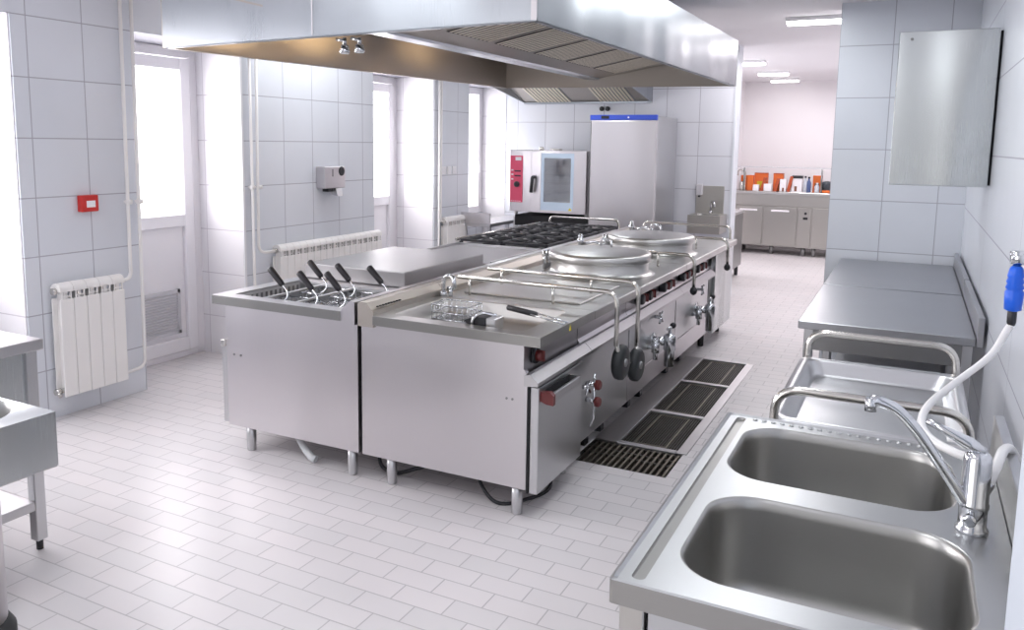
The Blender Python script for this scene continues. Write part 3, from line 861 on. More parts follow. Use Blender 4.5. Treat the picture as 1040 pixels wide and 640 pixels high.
for y in (PY0+.012, 4.28, 4.36, 4.448): m.box(PX0+.006, PX1-.006, y-.005, y+.005, -.028, -.006)
part('cross_bars', m, 'grate', t)
for (a, b), lb in zip(((4.51, 5.13), (5.18, 5.917), (5.967, 6.64)), ('nearest of the three fine mesh drain grates beside the island', 'middle of the three fine mesh drain grates beside the island', 'farthest of the three fine mesh drain grates, beside the kettles')):
    t = thing('mesh_grate', lb, 'grate', (-1.275, (a+b)/2, -.006), 'mesh drain grates in the floor channel')
    m = MB(); n = 22
    for k in range(n+1):
        x = -1.44+.335*k/n; m.box(x-.0022, x+.0022, a, b, -.024, -.004)
    nn = int((b-a)/.022)
    for k in range(nn+1):
        y = a+(b-a)*k/nn; m.box(-1.44, -1.105, y-.002, y+.002, -.02, -.005)
    part('mesh', m, 'grate', t)
    m = MB()
    for x in (-1.365, -1.18): m.box(x-.005, x+.005, a+.02, b-.02, -.01, -.001)
    for y in (a+.03, b-.03): m.box(-1.365, -1.18, y-.005, y+.005, -.01, -.001)
    part('frame', m, 'grate_light', t)

# ------------------------------------------------------------------ extraction hood over the island
ZB, ZT = 2.25, 2.62
FL, FR, BR, BL = (-3.76, 3.27), (-1.415, 3.12), (-1.37, 7.05), (-3.36, 6.75)
t = thing('extraction_hood', 'large stainless extraction hood hanging over the cooking island', 'hood', (-2.5, 5.1, ZB))
def skirt(a, b, mat='steel_hood'):
    (ax, ay), (bx, by) = a, b
    dx, dy = bx-ax, by-ay; l = math.hypot(dx, dy); nx, ny = -dy/l*.006, dx/l*.006
    m = MB().rings([[(ax, ay, ZB), (bx, by, ZB), (bx+nx, by+ny, ZB), (ax+nx, ay+ny, ZB)], [(ax, ay, ZT), (bx, by, ZT), (bx+nx, by+ny, ZT), (ax+nx, ay+ny, ZT)]], smooth=False)
    # turned-in lip at the bottom
    m.rings([[(ax, ay, ZB), (bx, by, ZB), (bx+nx*5, by+ny*5, ZB), (ax+nx*5, ay+ny*5, ZB)], [(ax, ay, ZB+.006), (bx, by, ZB+.006), (bx+nx*5, by+ny*5, ZB+.006), (ax+nx*5, ay+ny*5, ZB+.006)]], smooth=False)
    return part('skirt', m, mat, t)
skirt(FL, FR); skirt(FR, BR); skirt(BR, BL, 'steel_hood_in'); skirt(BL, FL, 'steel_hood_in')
cf = ((FL[0]+FR[0])/2, (FL[1]+FR[1])/2); cb = ((BL[0]+BR[0])/2, (BL[1]+BR[1])/2)
m = MB().rings([[(*FL, ZT), (*FR, ZT), (*BR, ZT), (*BL, ZT)], [(-3.2, 4.2, CEIL-.02), (-1.9, 4.2, CEIL-.02), (-1.9, 6.0, CEIL-.02), (-3.2, 6.0, CEIL-.02)]], False, True, smooth=False)
part('roof', m, 'steel_hood', t)
# seam and corner angle on the front skirt
sx = FL[0]+(FR[0]-FL[0])*.475; sy = FL[1]+(FR[1]-FL[1])*.475
part('seam_strip', MB().box(sx-.004, sx+.004, sy-.003, sy+.002, ZB+.01, ZT), 'steel_soft', t)
part('corner_strip', MB().box(FR[0]-.028, FR[0]-.002, FR[1]-.003, FR[1]+.003, ZB+.005, ZT), 'steel_soft', t)
# trough down the middle and filter banks rising to both sides
TX, TZH = -2.56, 2.315
part('trough', MB().prism([(TX-.06, TZH+.03), (TX-.05, TZH), (TX+.05, TZH), (TX+.06, TZH+.03)], 'y', 3.24, 6.86), 'steel_hood', t)
def bank(x0, z0, x1, z1, nm):
    # panel built of a frame grid; filters sit in it
    n = 6; ya, yb = 3.34, 6.80; w = (yb-ya)/n
    m = MB(); dz = (z1-z0)
    def P(u, y, o=0.): return (x0+(x1-x0)*u, y, z0+dz*u+o)
    m.rings([[P(0, 3.22), P(1, 3.22), P(1, 3.22, .01), P(0, 3.22, .01)], [P(0, 6.90), P(1, 6.90), P(1, 6.90, .01), P(0, 6.90, .01)]], smooth=False)
    part('filter_panel', m, 'steel_hood_in', t)
    for k in range(n):
        a, b = ya+w*k+.05, ya+w*(k+1)-.03
        m = MB(); q = 10
        for j in range(q):
            y = a+(b-a)*(j+.2)/q; e = (b-a)/q*.5
            m.rings([[P(.16, y, -.0035), P(.80, y, -.0035), P(.80, y, -.006), P(.16, y, -.006)], [P(.16, y+e, -.0035), P(.80, y+e, -.0035), P(.80, y+e, -.006), P(.16, y+e, -.006)]], smooth=False)
        f = part('grease_filter', m, 'steel_filter', t)
        m = MB().rings([[P(.15, a-.005, -.001), P(.81, a-.005, -.001), P(.81, a-.005, -.003), P(.15, a-.005, -.003)], [P(.15, b+.005, -.001), P(.81, b+.005, -.001), P(.81, b+.005, -.003), P(.15, b+.005, -.003)]], smooth=False)
        part('filter_gap', m, 'pit', f)  # dark plate added as the shade between the slats
bank(TX+.055, TZH+.015, -1.43, 2.53, 'right')
bank(TX-.055, TZH+.015, -3.45, 2.53, 'left')
# two little extinguisher nozzles under the front
for dx, lb in ((0, 'left'), (.09, 'right')):
    x, y = -2.53+dx, 3.30
    m = MB().cyl((x, y, 2.255), (x, y, 2.22), .010, n=10)
    m.lathe((x, y, 2.178), [(.022, 0), (.026, .012), (.020, .040), (.010, .044)], 16)
    m.cyl((x, y, 2.24), (x-.05, y, 2.25), .008, n=8)
    part('nozzle', m, 'chrome', t)

# ------------------------------------------------------------------ wall hood above the oven
t = thing('wall_hood', 'small steel extraction hood on the far wall above the oven', 'hood', (-3.6, 8.9, 2.27))
hx0, hx1 = -4.45, -2.80
m = MB().box(hx0, hx1, 8.45, 8.46, 2.42, 2.80); part('front_skirt', m, 'steel_hood', t)
for x in (hx0, hx1-.01):
    part('side_skirt', MB().prism([(8.46, 2.42), (9.47, 2.262), (9.495, 2.262), (9.495, 2.80), (8.46, 2.80)], 'x', x, x+.01), 'steel_hood', t)
def Q(u, x, o=0): return (x, 9.47-.98*u, 2.27+.30*u+o)
m = MB().rings([[Q(0, hx0+.01), Q(1, hx0+.01), Q(1, hx0+.01, .01), Q(0, hx0+.01, .01)], [Q(0, hx1-.01), Q(1, hx1-.01), Q(1, hx1-.01, .01), Q(0, hx1-.01, .01)]], smooth=False)
part('filter_panel', m, 'steel_hood_in', t)
for a, b in ((-4.25, -3.78), (-3.42, -2.98)):
    m = MB(); q = 10
    for j in range(q):
        x = a+(b-a)*j/q; e = (b-a)/q*.5
        m.rings([[Q(.04, x, -.003), Q(.9, x, -.003), Q(.9, x, -.014), Q(.04, x, -.014)], [Q(.04, x+e, -.003), Q(.9, x+e, -.003), Q(.9, x+e, -.014), Q(.04, x+e, -.014)]], smooth=False)
    f = part('grease_filter', m, 'steel_filter', t)
    m = MB().rings([[Q(.03, a, -.001), Q(.91, a, -.001), Q(.91, a, -.003), Q(.03, a, -.003)], [Q(.03, b, -.001), Q(.91, b, -.001), Q(.91, b, -.003), Q(.03, b, -.003)]], smooth=False)
    part('filter_gap', m, 'steel_dark', f)  # darkened plate stands in for shade behind the slats
part('gutter', MB().box(hx0, hx1, 9.45, 9.495, 2.245, 2.272, .003), 'steel_hood', t)

# ------------------------------------------------------------------ combi oven on its stand
t = thing('combi_oven', 'stainless combi oven with red control panel and glass door', 'oven', (-3.72, 9.0, .96))
m = MB()
oy0, oy1, oz0, oz1 = 8.60, 9.40, .965, 1.68
m.box(-4.22, -3.935, oy0, oy1, oz0, oz1, .006)
m.box(-3.935, -3.90, oy0+.02, oy1, oz0, oz1); m.box(-3.29, -3.24, oy0+.02, oy1, oz0, oz1); m.box(-3.90, -3.29, oy0+.02, oy1, oz1-.06, oz1); m.box(-3.90, -3.29, oy0+.02, oy1, oz0, oz0+.06); m.box(-3.90, -3.29, oy1-.06, oy1, oz0+.06, oz1-.06)
part('body', m, 'steel_soft', t)
m = MB()
for k in range(5): m.box(-3.89, -3.30, oy0+.15, oy1-.08, 1.09+k*.10, 1.094+k*.10)
part('shelf', m, 'tube', t)
part('side_panel', MB().box(-3.24, -3.232, oy0+.03, oy1, oz0+.005, oz1-.005), 'black', t)
p = part('control_panel', MB().box(-4.205, -4.045, oy0-.006, oy0, 1.075, 1.615, .002), 'oven_red', t)
part('control_dial', MB().lathe((-4.115, oy0-.006, 1.285), [(.034, 0), (.032, -.025), (.02, -.03)], 20, 'y'), 'black', p)
m = MB().box(-4.14, -4.065, oy0-.008, oy0-.005, 1.56, 1.60)
m.box(-4.19, -4.165, oy0-.008, oy0-.005, 1.44, 1.455); m.box(-4.19, -4.165, oy0-.008, oy0-.005, 1.39, 1.405); m.box(-4.19, -4.165, oy0-.008, oy0-.005, 1.335, 1.35)
for k in range(5): m.box(-4.19+k*.027, -4.175+k*.027, oy0-.008, oy0-.005, 1.085, 1.092)
part('panel_label', m, 'paper', p)
m = MB().box(-4.15, -4.07, oy0-.008, oy0-.005, 1.43, 1.445); m.box(-4.15, -4.07, oy0-.008, oy0-.005, 1.375, 1.39)
part('panel_display', m, 'display', p)
d = part('door', MB().box(-3.925, -3.80, oy0-.035, oy0+.015, oz0+.01, oz1-.005, .004).box(-3.40, -3.25, oy0-.035, oy0+.015, oz0+.01, oz1-.005, .004).box(-3.80, -3.40, oy0-.033, oy0+.013, oz1-.03, oz1-.006).box(-3.80, -3.40, oy0-.033, oy0+.013, oz0+.011, oz0+.035), 'steel_soft', t)
part('glass_frame', MB().box(-3.80, -3.765, oy0-.0325, oy0-.0195, oz0+.035, oz1-.03).box(-3.435, -3.40, oy0-.0325, oy0-.0195, oz0+.035, oz1-.03).box(-3.765, -3.435, oy0-.0325, oy0-.0195, oz1-.085, oz1-.03).box(-3.765, -3.435, oy0-.0325, oy0-.0195, oz0+.035, oz0+.13), 'glass_frame', d, 'pale blue glass border')
part('door_glass', MB().box(-3.80, -3.40, oy0-.03, oy0-.02, oz0+.035, oz1-.03), 'oven_glass', d)
part('warning_sticker', MB().prism([(-3.46, oz0+.04), (-3.41, oz0+.04), (-3.435, oz0+.075)], 'y', oy0-.033, oy0-.031), 'yellow', d)
part('door_handle', MB().tube(fillet([(-3.885, oy0-.035, 1.375), (-3.885, oy0-.085, 1.375), (-3.90, oy0-.085, 1.20)], .02, 4), .020, 10), 'black', d)
m = MB().lathe((-3.88, 8.75, oz1), [(.028, 0), (.028, .03), (.015, .04)], 14); m.box(-3.80, -3.68, 8.8, 8.9, oz1, oz1+.02, .004)
part('top_vent', m, 'tube', t)
t = thing('oven_stand', 'open steel stand carrying the combi oven', 'stand', (-3.72, 9.0, 0))
part('shelf_frame', MB().box(-4.16, -3.25, 8.64, 9.38, .80, .925, .003), 'gap', t)  # solid black block added for the shade under the oven
part('lower_shelf', MB().box(-4.20, -3.25, 8.66, 9.38, .30, .32), 'steel_dark', t)
for x in (-4.17, -3.28):
    for y in (8.69, 9.35):
        part('leg', MB().box(x-.022, x+.022, y-.022, y+.022, 0, .90, .002), 'steel', t)
        part('support_foot', MB().cyl((x, y, .925), (x, y, .965), .022, n=12), 'steel', t)
t = thing('side_table', 'low steel table with upstand left of the oven by the window', 'table', (-4.45, 8.6, 0))
part('table_top', MB().box(-4.64, -4.26, 8.2, 9.40, .80, .84, .004), 'steel_x', t)
part('upstand', MB().box(-4.64, -4.26, 8.2, 8.215, .84, .96, .002), 'steel_soft', t)
for x in (-4.61, -4.29):
    for y in (8.24, 9.36): part('leg', MB().box(x-.02, x+.02, y-.02, y+.02, 0, .80, .002), 'steel', t)

# ------------------------------------------------------------------ upright fridge
t = thing('upright_fridge', 'tall stainless fridge with a blue top trim on the far wall', 'fridge', (-2.85, 9.0, 0))
fx0, fx1, fy = -3.215, -2.47, 8.62
part('cabinet', MB().box(fx0, fx1, fy, 9.42, .12, 2.065, .006), 'steel', t)
part('top_trim', MB().box(fx0-.012, fx1-.0, fy-.045, fy+.0, 2.022, 2.078, .004), 'blue_trim', t, 'blue top trim')
part('display', MB().box(fx0+.12, fx0+.21, fy-.048, fy-.044, 2.035, 2.068), 'display', t)
part('badge', MB().lathe((fx0+.43, fy-.046, 2.05), [(.010, 0), (.010, -.003)], 12, 'y'), 'paper', t)
part('door', MB().box(fx0+.004, fx1-.004, fy-.042, fy-.004, .14, 2.016, .006, 2), 'steel_soft', t)
part('door_edge', MB().box(fx0-.002, fx0+.006, fy-.044, fy-.002, .14, 2.016), 'steel_dark', t)
for x in (fx0+.07, fx1-.07):
    for y in (8.70, 9.35): part('foot', MB().cyl((x, y, 0), (x, y, .12), .025, n=12), 'black', t)
for dx, lb in ((0, 'left of the two small dark wall nozzles above the fridge'), (.075, 'right of the two small dark wall nozzles above the fridge')):
    x = -3.42+dx
    solo('wall_nozzle', MB().lathe((x, YF, 2.185), [(.028, -.001), (.028, -.03), (.018, -.036)], 14, 'y'), 'black', lb, 'nozzle', (x, YF, 2.185), 'small nozzles on the far wall')

# ------------------------------------------------------------------ hand wash basin on the far wall
t = thing('hand_basin', 'small steel hand-wash basin with splashback on the far wall', 'basin', (-2.03, 9.3, .74))
part('splashback', MB().box(-2.235, -1.915, YF-.015, YF-.001, .98, 1.30, .003), 'steel_warm', t)
m = MB()
x0, x1, y0, y1 = -2.235, -1.875, 9.12, YF-.001
o4 = [(x0, y0), (x1, y0), (x1, y1), (x0, y1)]
m.holed(o4, [rrect(x0+.04, x1-.04, y0+.04, y1-.10, .07, 6)], .985)
m.rings([[(x, y, .985) for x, y in o4], [(x, y, .78) for x, y in o4]], False, True, smooth=False)
part('bowl_box', m, 'steel_warm', t)
m = MB()
m.rings([[(x, y, z) for x, y in rrect(x0+.04+d, x1-.04-d, y0+.04+d, y1-.10-d, .07, 6)] for d, z in ((0, .985), (.01, .95), (.03, .87), (.07, .86))], False, True)
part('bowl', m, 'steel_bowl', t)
part('spout', MB().tube(fillet([(-2.05, YF-.06, .985), (-2.05, YF-.06, 1.13), (-1.98, YF-.22, 1.13), (-1.97, YF-.24, 1.07)], .06, 6), .011, 10), 'chrome', t)
part('lever', MB().lathe((-2.05, YF-.06, .985), [(.02, 0), (.02, .03), (.012, .035)], 14), 'chrome', t)
t = thing('soap_pump', 'small white soap box on the splashback of the hand basin', 'dispenser', (-2.19, YF-.016, 1.19))
part('housing', MB().box(-2.225, -2.155, YF-.075, YF-.016, 1.19, 1.32, .008, 2), 'vent_grey', t)
part('nozzle', MB().box(-2.20, -2.18, YF-.07, YF-.04, 1.17, 1.19), 'black', t)

# ------------------------------------------------------------------ passage and serving room
t = thing('low_cabinet', 'dark steel low cabinet just beyond the end of the far wall', 'cabinet', (-2.5, 10.9, 0))
part('carcass', MB().box(-3.0, -2.04, 10.3, 11.45, .14, .86, .004), 'steel_dark', t)
part('worktop', MB().box(-3.0, -2.03, 10.28, 11.48, .86, .90, .004), 'steel', t)
legs(t, [(-2.95, 10.4), (-2.09, 10.4), (-2.95, 11.38), (-2.09, 11.38)], mat='black')

CY = 13.9
t = thing('serving_counter', 'long stainless serving counter with doors in the room behind', 'counter', (-1.7, 14.2, 0))
part('worktop', MB().box(-2.7, -.75, CY-.04, CY+.75, .985, 1.035, .006), 'steel_top', t)
part('apron', MB().box(-2.68, -.77, CY, CY+.70, .80, .985, .003), 'steel_warm', t)
part('carcass', MB().box(-2.68, -.77, CY+.02, CY+.70, .14, .80, .003), 'steel_warm', t)
for a, b in ((-2.62, -2.17), (-2.15, -1.64)):
    d = part('door', MB().box(a, b, CY-.005, CY+.02, .16, .79, .004), 'steel_warm', t)
    part('handle', MB().box((a+b)/2-.14, (a+b)/2+.14, CY-.04, CY-.005, .71, .74, .006), 'paper', d)
d = part('control_column', MB().box(-1.62, -1.42, CY-.005, CY+.02, .14, .79, .003), 'steel_warm', t)
part('switch', MB().box(-1.54, -1.47, CY-.012, CY-.005, .60, .64, .003), 'black', d)
part('dial', MB().lathe((-1.505, CY-.005, .70), [(.022, 0), (.02, -.02)], 14, 'y'), 'black', d)
part('end_panel', MB().box(-1.40, -.78, CY-.005, CY+.02, .14, .79, .003), 'steel_warm', t)
legs(t, [(-2.55, CY+.08), (-2.02, CY+.12), (-1.52, CY+.08), (-1.36, CY+.08), (-.85, CY+.1), (-2.55, CY+.62), (-.85, CY+.62)], z1=.14, r=.035, mat='steel_dark')
t = thing('sneeze_guard', 'glass sneeze guard on thin posts above the serving counter', 'screen', (-1.7, CY+.05, 1.035))
for x in (-2.50, -1.30):
    part('post', MB().cyl((x, CY+.03, 1.035), (x, CY+.03, 1.42), .014, n=10), 'steel_dark', t)
part('glass_shelf', MB().box(-2.62, -.78, CY-.02, CY+.34, 1.42, 1.43), 'clear_glass', t)
part('edge_trim', MB().box(-2.62, -.78, CY-.026, CY-.018, 1.417, 1.433), 'vent_grey', t)

def carton(x0, x1, h, mat, label, y=CY+.10, lean=0., flap=None, inset='paper'):
    t = thing('food_carton', label, 'carton', ((x0+x1)/2, y+.06, 1.036), 'cartons on the serving counter')
    rot = Matrix.Rotation(lean, 3, 'Y')
    piv = (x1 if lean > 0 else x0, y, 1.036)
    part('box', MB().box(x0, x1, y, y+.12, 1.036, 1.036+h, .003, rot=rot, piv=piv), mat, t)
    if inset: part('printed_panel', MB().box(x0+(x1-x0)*.22, x1-(x1-x0)*.25, y-.003, y, 1.036+h*.15, 1.036+h*.55, rot=rot, piv=piv), inset, t)
    if flap: part('flap', MB().box(x0, x1, y-.004, y+.124, 1.036+h, 1.036+h+.012, .002, rot=rot, piv=piv), flap, t)
    return t
# px to x on the counter plane was measured as x = -2.60 + .0162*(px-748)
def cx_(p): return -2.60+.01545*(p-748)
carton(cx_(748), cx_(755), .24, 'orange', 'pale orange carton at the wall end of the counter, behind the little tap', y=CY+.30, inset='oven_red_light')
carton(cx_(757), cx_(763), .25, 'orange', 'narrow bright orange carton beside the counter tap', inset=None)
carton(cx_(763.5), cx_(777), .28, 'orange', 'widest orange carton with a slanted dark side, left half of the counter', y=CY+.18, inset='yellow', flap='orange_dark')
carton(cx_(771), cx_(774), .22, 'orange_dark', 'dark orange carton edge leaning against the widest orange carton', lean=.25, inset=None, y=CY+.04)
carton(cx_(783), cx_(793), .28, 'orange', 'orange carton in the middle of the counter, topped by a dark flap', y=CY+.18, inset=None, flap='orange_dark')
carton(cx_(785), cx_(788), .21, 'orange_dark', 'dark orange leaning carton in front of the middle orange carton', lean=.22, inset=None, y=CY+.04)
carton(cx_(798), cx_(801), .25, 'orange_dark', 'thin dark red leaning carton beside the white box with a black top', lean=.2, inset=None, y=CY+.04)
carton(cx_(822.5), cx_(831.5), .27, 'orange', 'orange-brown carton beside the guard post at the right', y=CY+.22, inset='brown')
for a, b, h, y, lb in ((764, 770, .10, CY+.02, 'low white paper box in front of the widest orange carton'), (775, 783, .12, CY+.03, 'low white paper box between the two large orange cartons'), (791, 797.5, .20, CY+.05, 'taller white paper box right of the middle orange carton'), (803, 813, .22, CY+.08, 'white box with black lid and dark print near the bottles')):
    t = thing('paper_box', lb, 'box', (cx_((a+b)/2), y+.06, 1.036), 'white boxes on the serving counter')
    part('box', MB().box(cx_(a), cx_(b), y, y+.11, 1.036, 1.036+h, .003), 'paper', t)
    if a == 803:
        part('lid', MB().box(cx_(a)-.004, cx_(b)+.004, y-.004, y+.114, 1.036+h, 1.036+h+.045, .004), 'black', t)
        part('print', MB().box(cx_(805.5), cx_(808), y-.002, y, 1.05, 1.13), 'brown', t)
    if a == 791: part('print', MB().box(cx_(793.5), cx_(795.5), y-.002, y, 1.04, 1.10), 'brown', t)
def bottle(p, h, r, mat, cap, label, y=CY+.10):
    x = cx_(p)
    t = thing('bottle', label, 'bottle', (x, y, 1.036), 'bottles on the serving counter')
    part('body', MB().lathe((x, y, 1.036), [(r*.9, 0), (r, .01), (r, h*.62), (r*.45, h*.8), (r*.4, h*.9)], 20), mat, t)
    part('cap', MB().lathe((x, y, 1.036+h*.9), [(r*.48, 0), (r*.48, h*.1), (r*.3, h*.11)], 14), cap, t)
bottle(816, .26, .035, 'bottle_clear', 'black', 'clear bottle with a black cap next to the white box with black lid')
bottle(819.5, .25, .035, 'bottle_blue', 'black', 'dark blue bottle next to the orange-brown carton')
bottle(828, .16, .04, 'bottle_clear', 'paper', 'squat clear bottle by the guard post', y=CY+.05)
x = cx_(837)
t = thing('soup_pot', 'dark pot with an orange base at the right end of the counter', 'pot', (x, CY+.12, 1.036))
part('base_ring', MB().lathe((x, CY+.12, 1.036), [(.085, 0), (.09, .01), (.09, .045)], 24), 'orange', t)
part('pot_body', MB().lathe((x, CY+.12, 1.081), [(.088, 0), (.092, .1), (.085, .13), (.02, .145)], 24), 'pot_dark', t)
x = cx_(752)
t = thing('counter_tap', 'thin curved chrome tap at the wall end of the serving counter', 'tap', (x, CY+.06, 1.035))
part('spout', MB().tube(fillet([(x+.05, CY+.06, 1.035), (x+.05, CY+.06, 1.36), (x-.06, CY+.04, 1.38), (x-.07, CY+.04, 1.28)], .07, 6), .012, 10), 'tube', t)
part('tap_body', MB().lathe((x, CY+.06, 1.036), [(.04, 0), (.045, .05), (.045, .12), (.03, .15)], 16), 'tube', t)

def ceiling_light(x0, x1, y, label):
    t = thing('ceiling_light', label, 'ceiling light', ((x0+x1)/2, y, CEIL-.06), 'strip lights on the ceiling')
    part('housing', MB().box(x0, x1, y-.07, y+.07, CEIL-.035, CEIL-.001, .003), 'white', t)
    part('diffuser', MB().box(x0+.01, x1-.01, y-.06, y+.06, CEIL-.06, CEIL-.035, .008, 2), 'tube_light', t)
ceiling_light(-1.10, -.30, 7.75, 'nearest strip light in the passage ceiling')
ceiling_light(-2.22, -1.83, 11.3, 'second strip light in the passage ceiling, beyond the wall end')
ceiling_light(-2.21, -1.76, 13.0, 'third strip light in the serving room ceiling')
ceiling_light(-2.23, -1.78, 14.35, 'farthest strip light, near the back wall')

# ------------------------------------------------------------------ right side: cabinet, tables, trolley, sink
t = thing('wall_cabinet', 'plain stainless wall cabinet high on the right wall above the tables', 'cabinet', (.11, 5.3, 1.56))
part('casing', MB().box(-.118, .349, 5.02, 5.50, 1.557, 2.372, .004), 'steel_panel', t)
part('door', MB().box(-.122, .347, 5.0, 5.018, 1.555, 2.375, .003), 'steel_panel', t)
part('mounting_strip', MB().box(.3495, .3595, 5.03, 5.48, 1.565, 2.365), 'gap', t)  # black strip added for the shaded gap to the wall
part('lock', MB().lathe((-.06, 5.0, 2.335), [(.008, 0), (.008, -.004)], 12, 'y'), 'steel_dark', t)

def work_table(y0, y1, label, back=False):
    t = thing('work_table', label, 'table', (-.06, (y0+y1)/2, 0), 'steel work tables along the right wall')
    x0, x1 = -.475, .315
    part('table_top', MB().box(x0, x1, y0, y1, .83, .872, .004), 'steel_table', t)
    part('backsplash', MB().box(.318, .345, y0, y1, .83, .972, .003), 'steel_table', t)
    part('apron', MB().box(x0+.04, x1-.04, y0+.03, y0+.045, .72, .83).box(x0+.04, x1-.04, y1-.045, y1-.03, .72, .83).box(x0+.03, x0+.045, y0+.03, y1-.03, .72, .83), 'steel_dark', t)
    for x in (x0+.05, x1-.03):
        for y in (y0+.05, y1-.05): part('leg', MB().box(x-.022, x+.022, y-.022, y+.022, .0, .83, .003), 'steel', t)
    part('lower_shelf', MB().box(x0+.05, x1-.05, y0+.05, y1-.05, .18, .20, .002), 'steel', t)
work_table(4.36, 5.62, 'nearer steel work table with right-hand backsplash, behind the trolley')
work_table(5.65, 7.06, 'farther steel work table against the tiled wall end')

# trolley
t = thing('serving_trolley', 'two-handled tubular steel trolley between the sink and the work table', 'trolley', (-.07, 3.2, 0))
tx0, tx1, ty0, ty1 = -.375, .225, 2.76, 3.66
def tray(z, nm):
    m = MB()
    def L(d, zz, r): return [(x, y, zz) for x, y in rrect(tx0+d, tx1-d, ty0+d, ty1-d, r, 6)]
    m.rings([L(0, z-.012, .04), L(0, z+.008, .04), L(.028, z+.008, .04), L(.036, z+.002, .05), L(.05, z-.045, .055), L(.065, z-.055, .05)], False, True)
    return part('tray', m, 'steel_table' if False else 'steel', t)
tray(.85, 'top'); tray(.36, 'low')
for y in (ty0-.02, ty1+.02):
    m = MB().tube(fillet([(tx0+.02, y, .12), (tx0+.02, y, .965), (tx1-.02, y, .965), (tx1-.02, y, .12)], .085, 8), .0145, 12)
    part('handle_frame', m, 'tube', t)
for x in (tx0+.02, tx1-.02):
    for y in (ty0-.02, ty1+.02):
        m = MB().lathe((x, y, .055), [(.055, -.014), (.055, .014)], 20, 'x'); m.box(x-.018, x+.018, y-.01, y+.01, .05, .125)
        part('caster', m, 'rubber', t)

# double sink
SX0, SX1, SY0, SY1, SZ = -.478, .246, 1.445, 2.60, .90
t = thing('double_sink', 'stainless double-bowl sink unit in the right foreground', 'sink', (-.12, 2.02, 0))
b1 = (-.385, .165, 1.535, 1.985); b2 = (-.40, .150, 2.09, 2.53)
def bowl_loop(b, d, z, r):
    return [(x, y, z) for x, y in rrect(b[0]+d, b[1]-d, b[2]+d, b[3]-d, r, 10)]
m = MB()
outer = rrect(SX0, SX1, SY0, SY1, .008, 2)
inner = rrect(SX0+.012, SX1-.0, SY0+.012, SY1-.012, .01, 2)
gro = rrect(SX0+.034, SX0+.062, SY0+.032, SY1-.022, .013, 5)
holes = [[(x, y) for x, y, z in bowl_loop(b, 0, SZ, .115)] for b in (b1, b2)]
m.holed(inner, holes+[gro], SZ)
m.rings([[(x, y, SZ) for x, y in inner], [(x, y, SZ+.006) for x, y in rrect(SX0+.006, SX1, SY0+.006, SY1-.006, .01, 2)], [(x, y, SZ+.004) for x, y in outer]], False, False, smooth=False)
dk = part('deck', m, 'steel_sink', t)
m = MB().rings([[(x, y, SZ+.004) for x, y in outer], [(x, y, SZ-.045) for x, y in outer], [(x*.99, SY0+(y-SY0)*.99+.004, SZ-.045) for x, y in outer]], False, False, smooth=False)
part('rim_face', m, 'steel_edge', t)  # rim front in darker steel, its shade painted in
m = MB().rings([[(x, y, SZ) for x, y in gro], [(x, y, SZ-.008) for x, y in rrect(SX0+.037, SX0+.059, SY0+.035, SY1-.025, .010, 5)]], False, True)
part('pressed_groove', m, 'steel_edge', dk)  # groove floor darkened, shade put into the colour
for b in (b1, b2):
    m = MB()
    m.rings([bowl_loop(b, 0, SZ, .115), bowl_loop(b, .003, SZ-.0015, .115), bowl_loop(b, .008, SZ-.008, .112), bowl_loop(b, .011, SZ-.03, .11), bowl_loop(b, .02, SZ-.20, .10), bowl_loop(b, .03, SZ-.235, .09), bowl_loop(b, .06, SZ-.25, .07), bowl_loop(b, .16, SZ-.255, .04)], False, True)
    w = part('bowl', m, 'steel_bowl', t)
    cx, cy = (b[0]+b[1])/2, (b[2]+b[3])/2
    part('drain', MB().lathe((cx, cy, SZ-.256), [(.045, 0), (.045, .004), (.03, .003), (.004, .001)], 24), 'chrome', w)
# stamped dots along the far rim
m = MB()
for k in range(22):
    x = SX0+.09+k*.027
    m.lathe((x, SY1-.03, SZ), [(.008, -.001), (.007, .003), (.003, .005)], 10)
part('raised_studs', m, 'steel_sink', t)
part('backsplash', MB().prism([(SY0, SZ-.04), (SY1, SZ-.04), (SY1+.0, SZ+.0), (SY1-.02, SZ+.118), (SY0, SZ+.118)], 'x', SX1, SX1+.010), 'steel_edge', t)
part('splash_cap', MB().box(SX1, SX1+.024, SY0, SY1-.02, SZ+.116, SZ+.122, .002), 'steel_sink', t)
part('apron', MB().box(SX0+.030, SX0+.042, SY0+.06, SY1-.06, .78, SZ-.044), 'steel_soft', t)
part('front_panel', MB().box(SX0+.074, SX1-.06, SY0+.030, SY0+.038, .20, SZ-.046), 'steel_sink', t)
part('panel_gap', MB().box(SX0+.05, SX1-.04, SY0+.040, SY0+.044, .20, SZ-.047), 'gap', t)
part('lower_shelf', MB().box(SX0+.03, SX1-.02, SY0+.04, SY1-.04, .16, .18), 'steel', t)
for x in (SX0+.043, SX1-.033):
    for y in (SY0+.040, SY1-.045): part('leg', MB().box(x-.025, x+.025, y-.022, y+.022, 0, SZ-.045, .003), 'steel_warm', t)

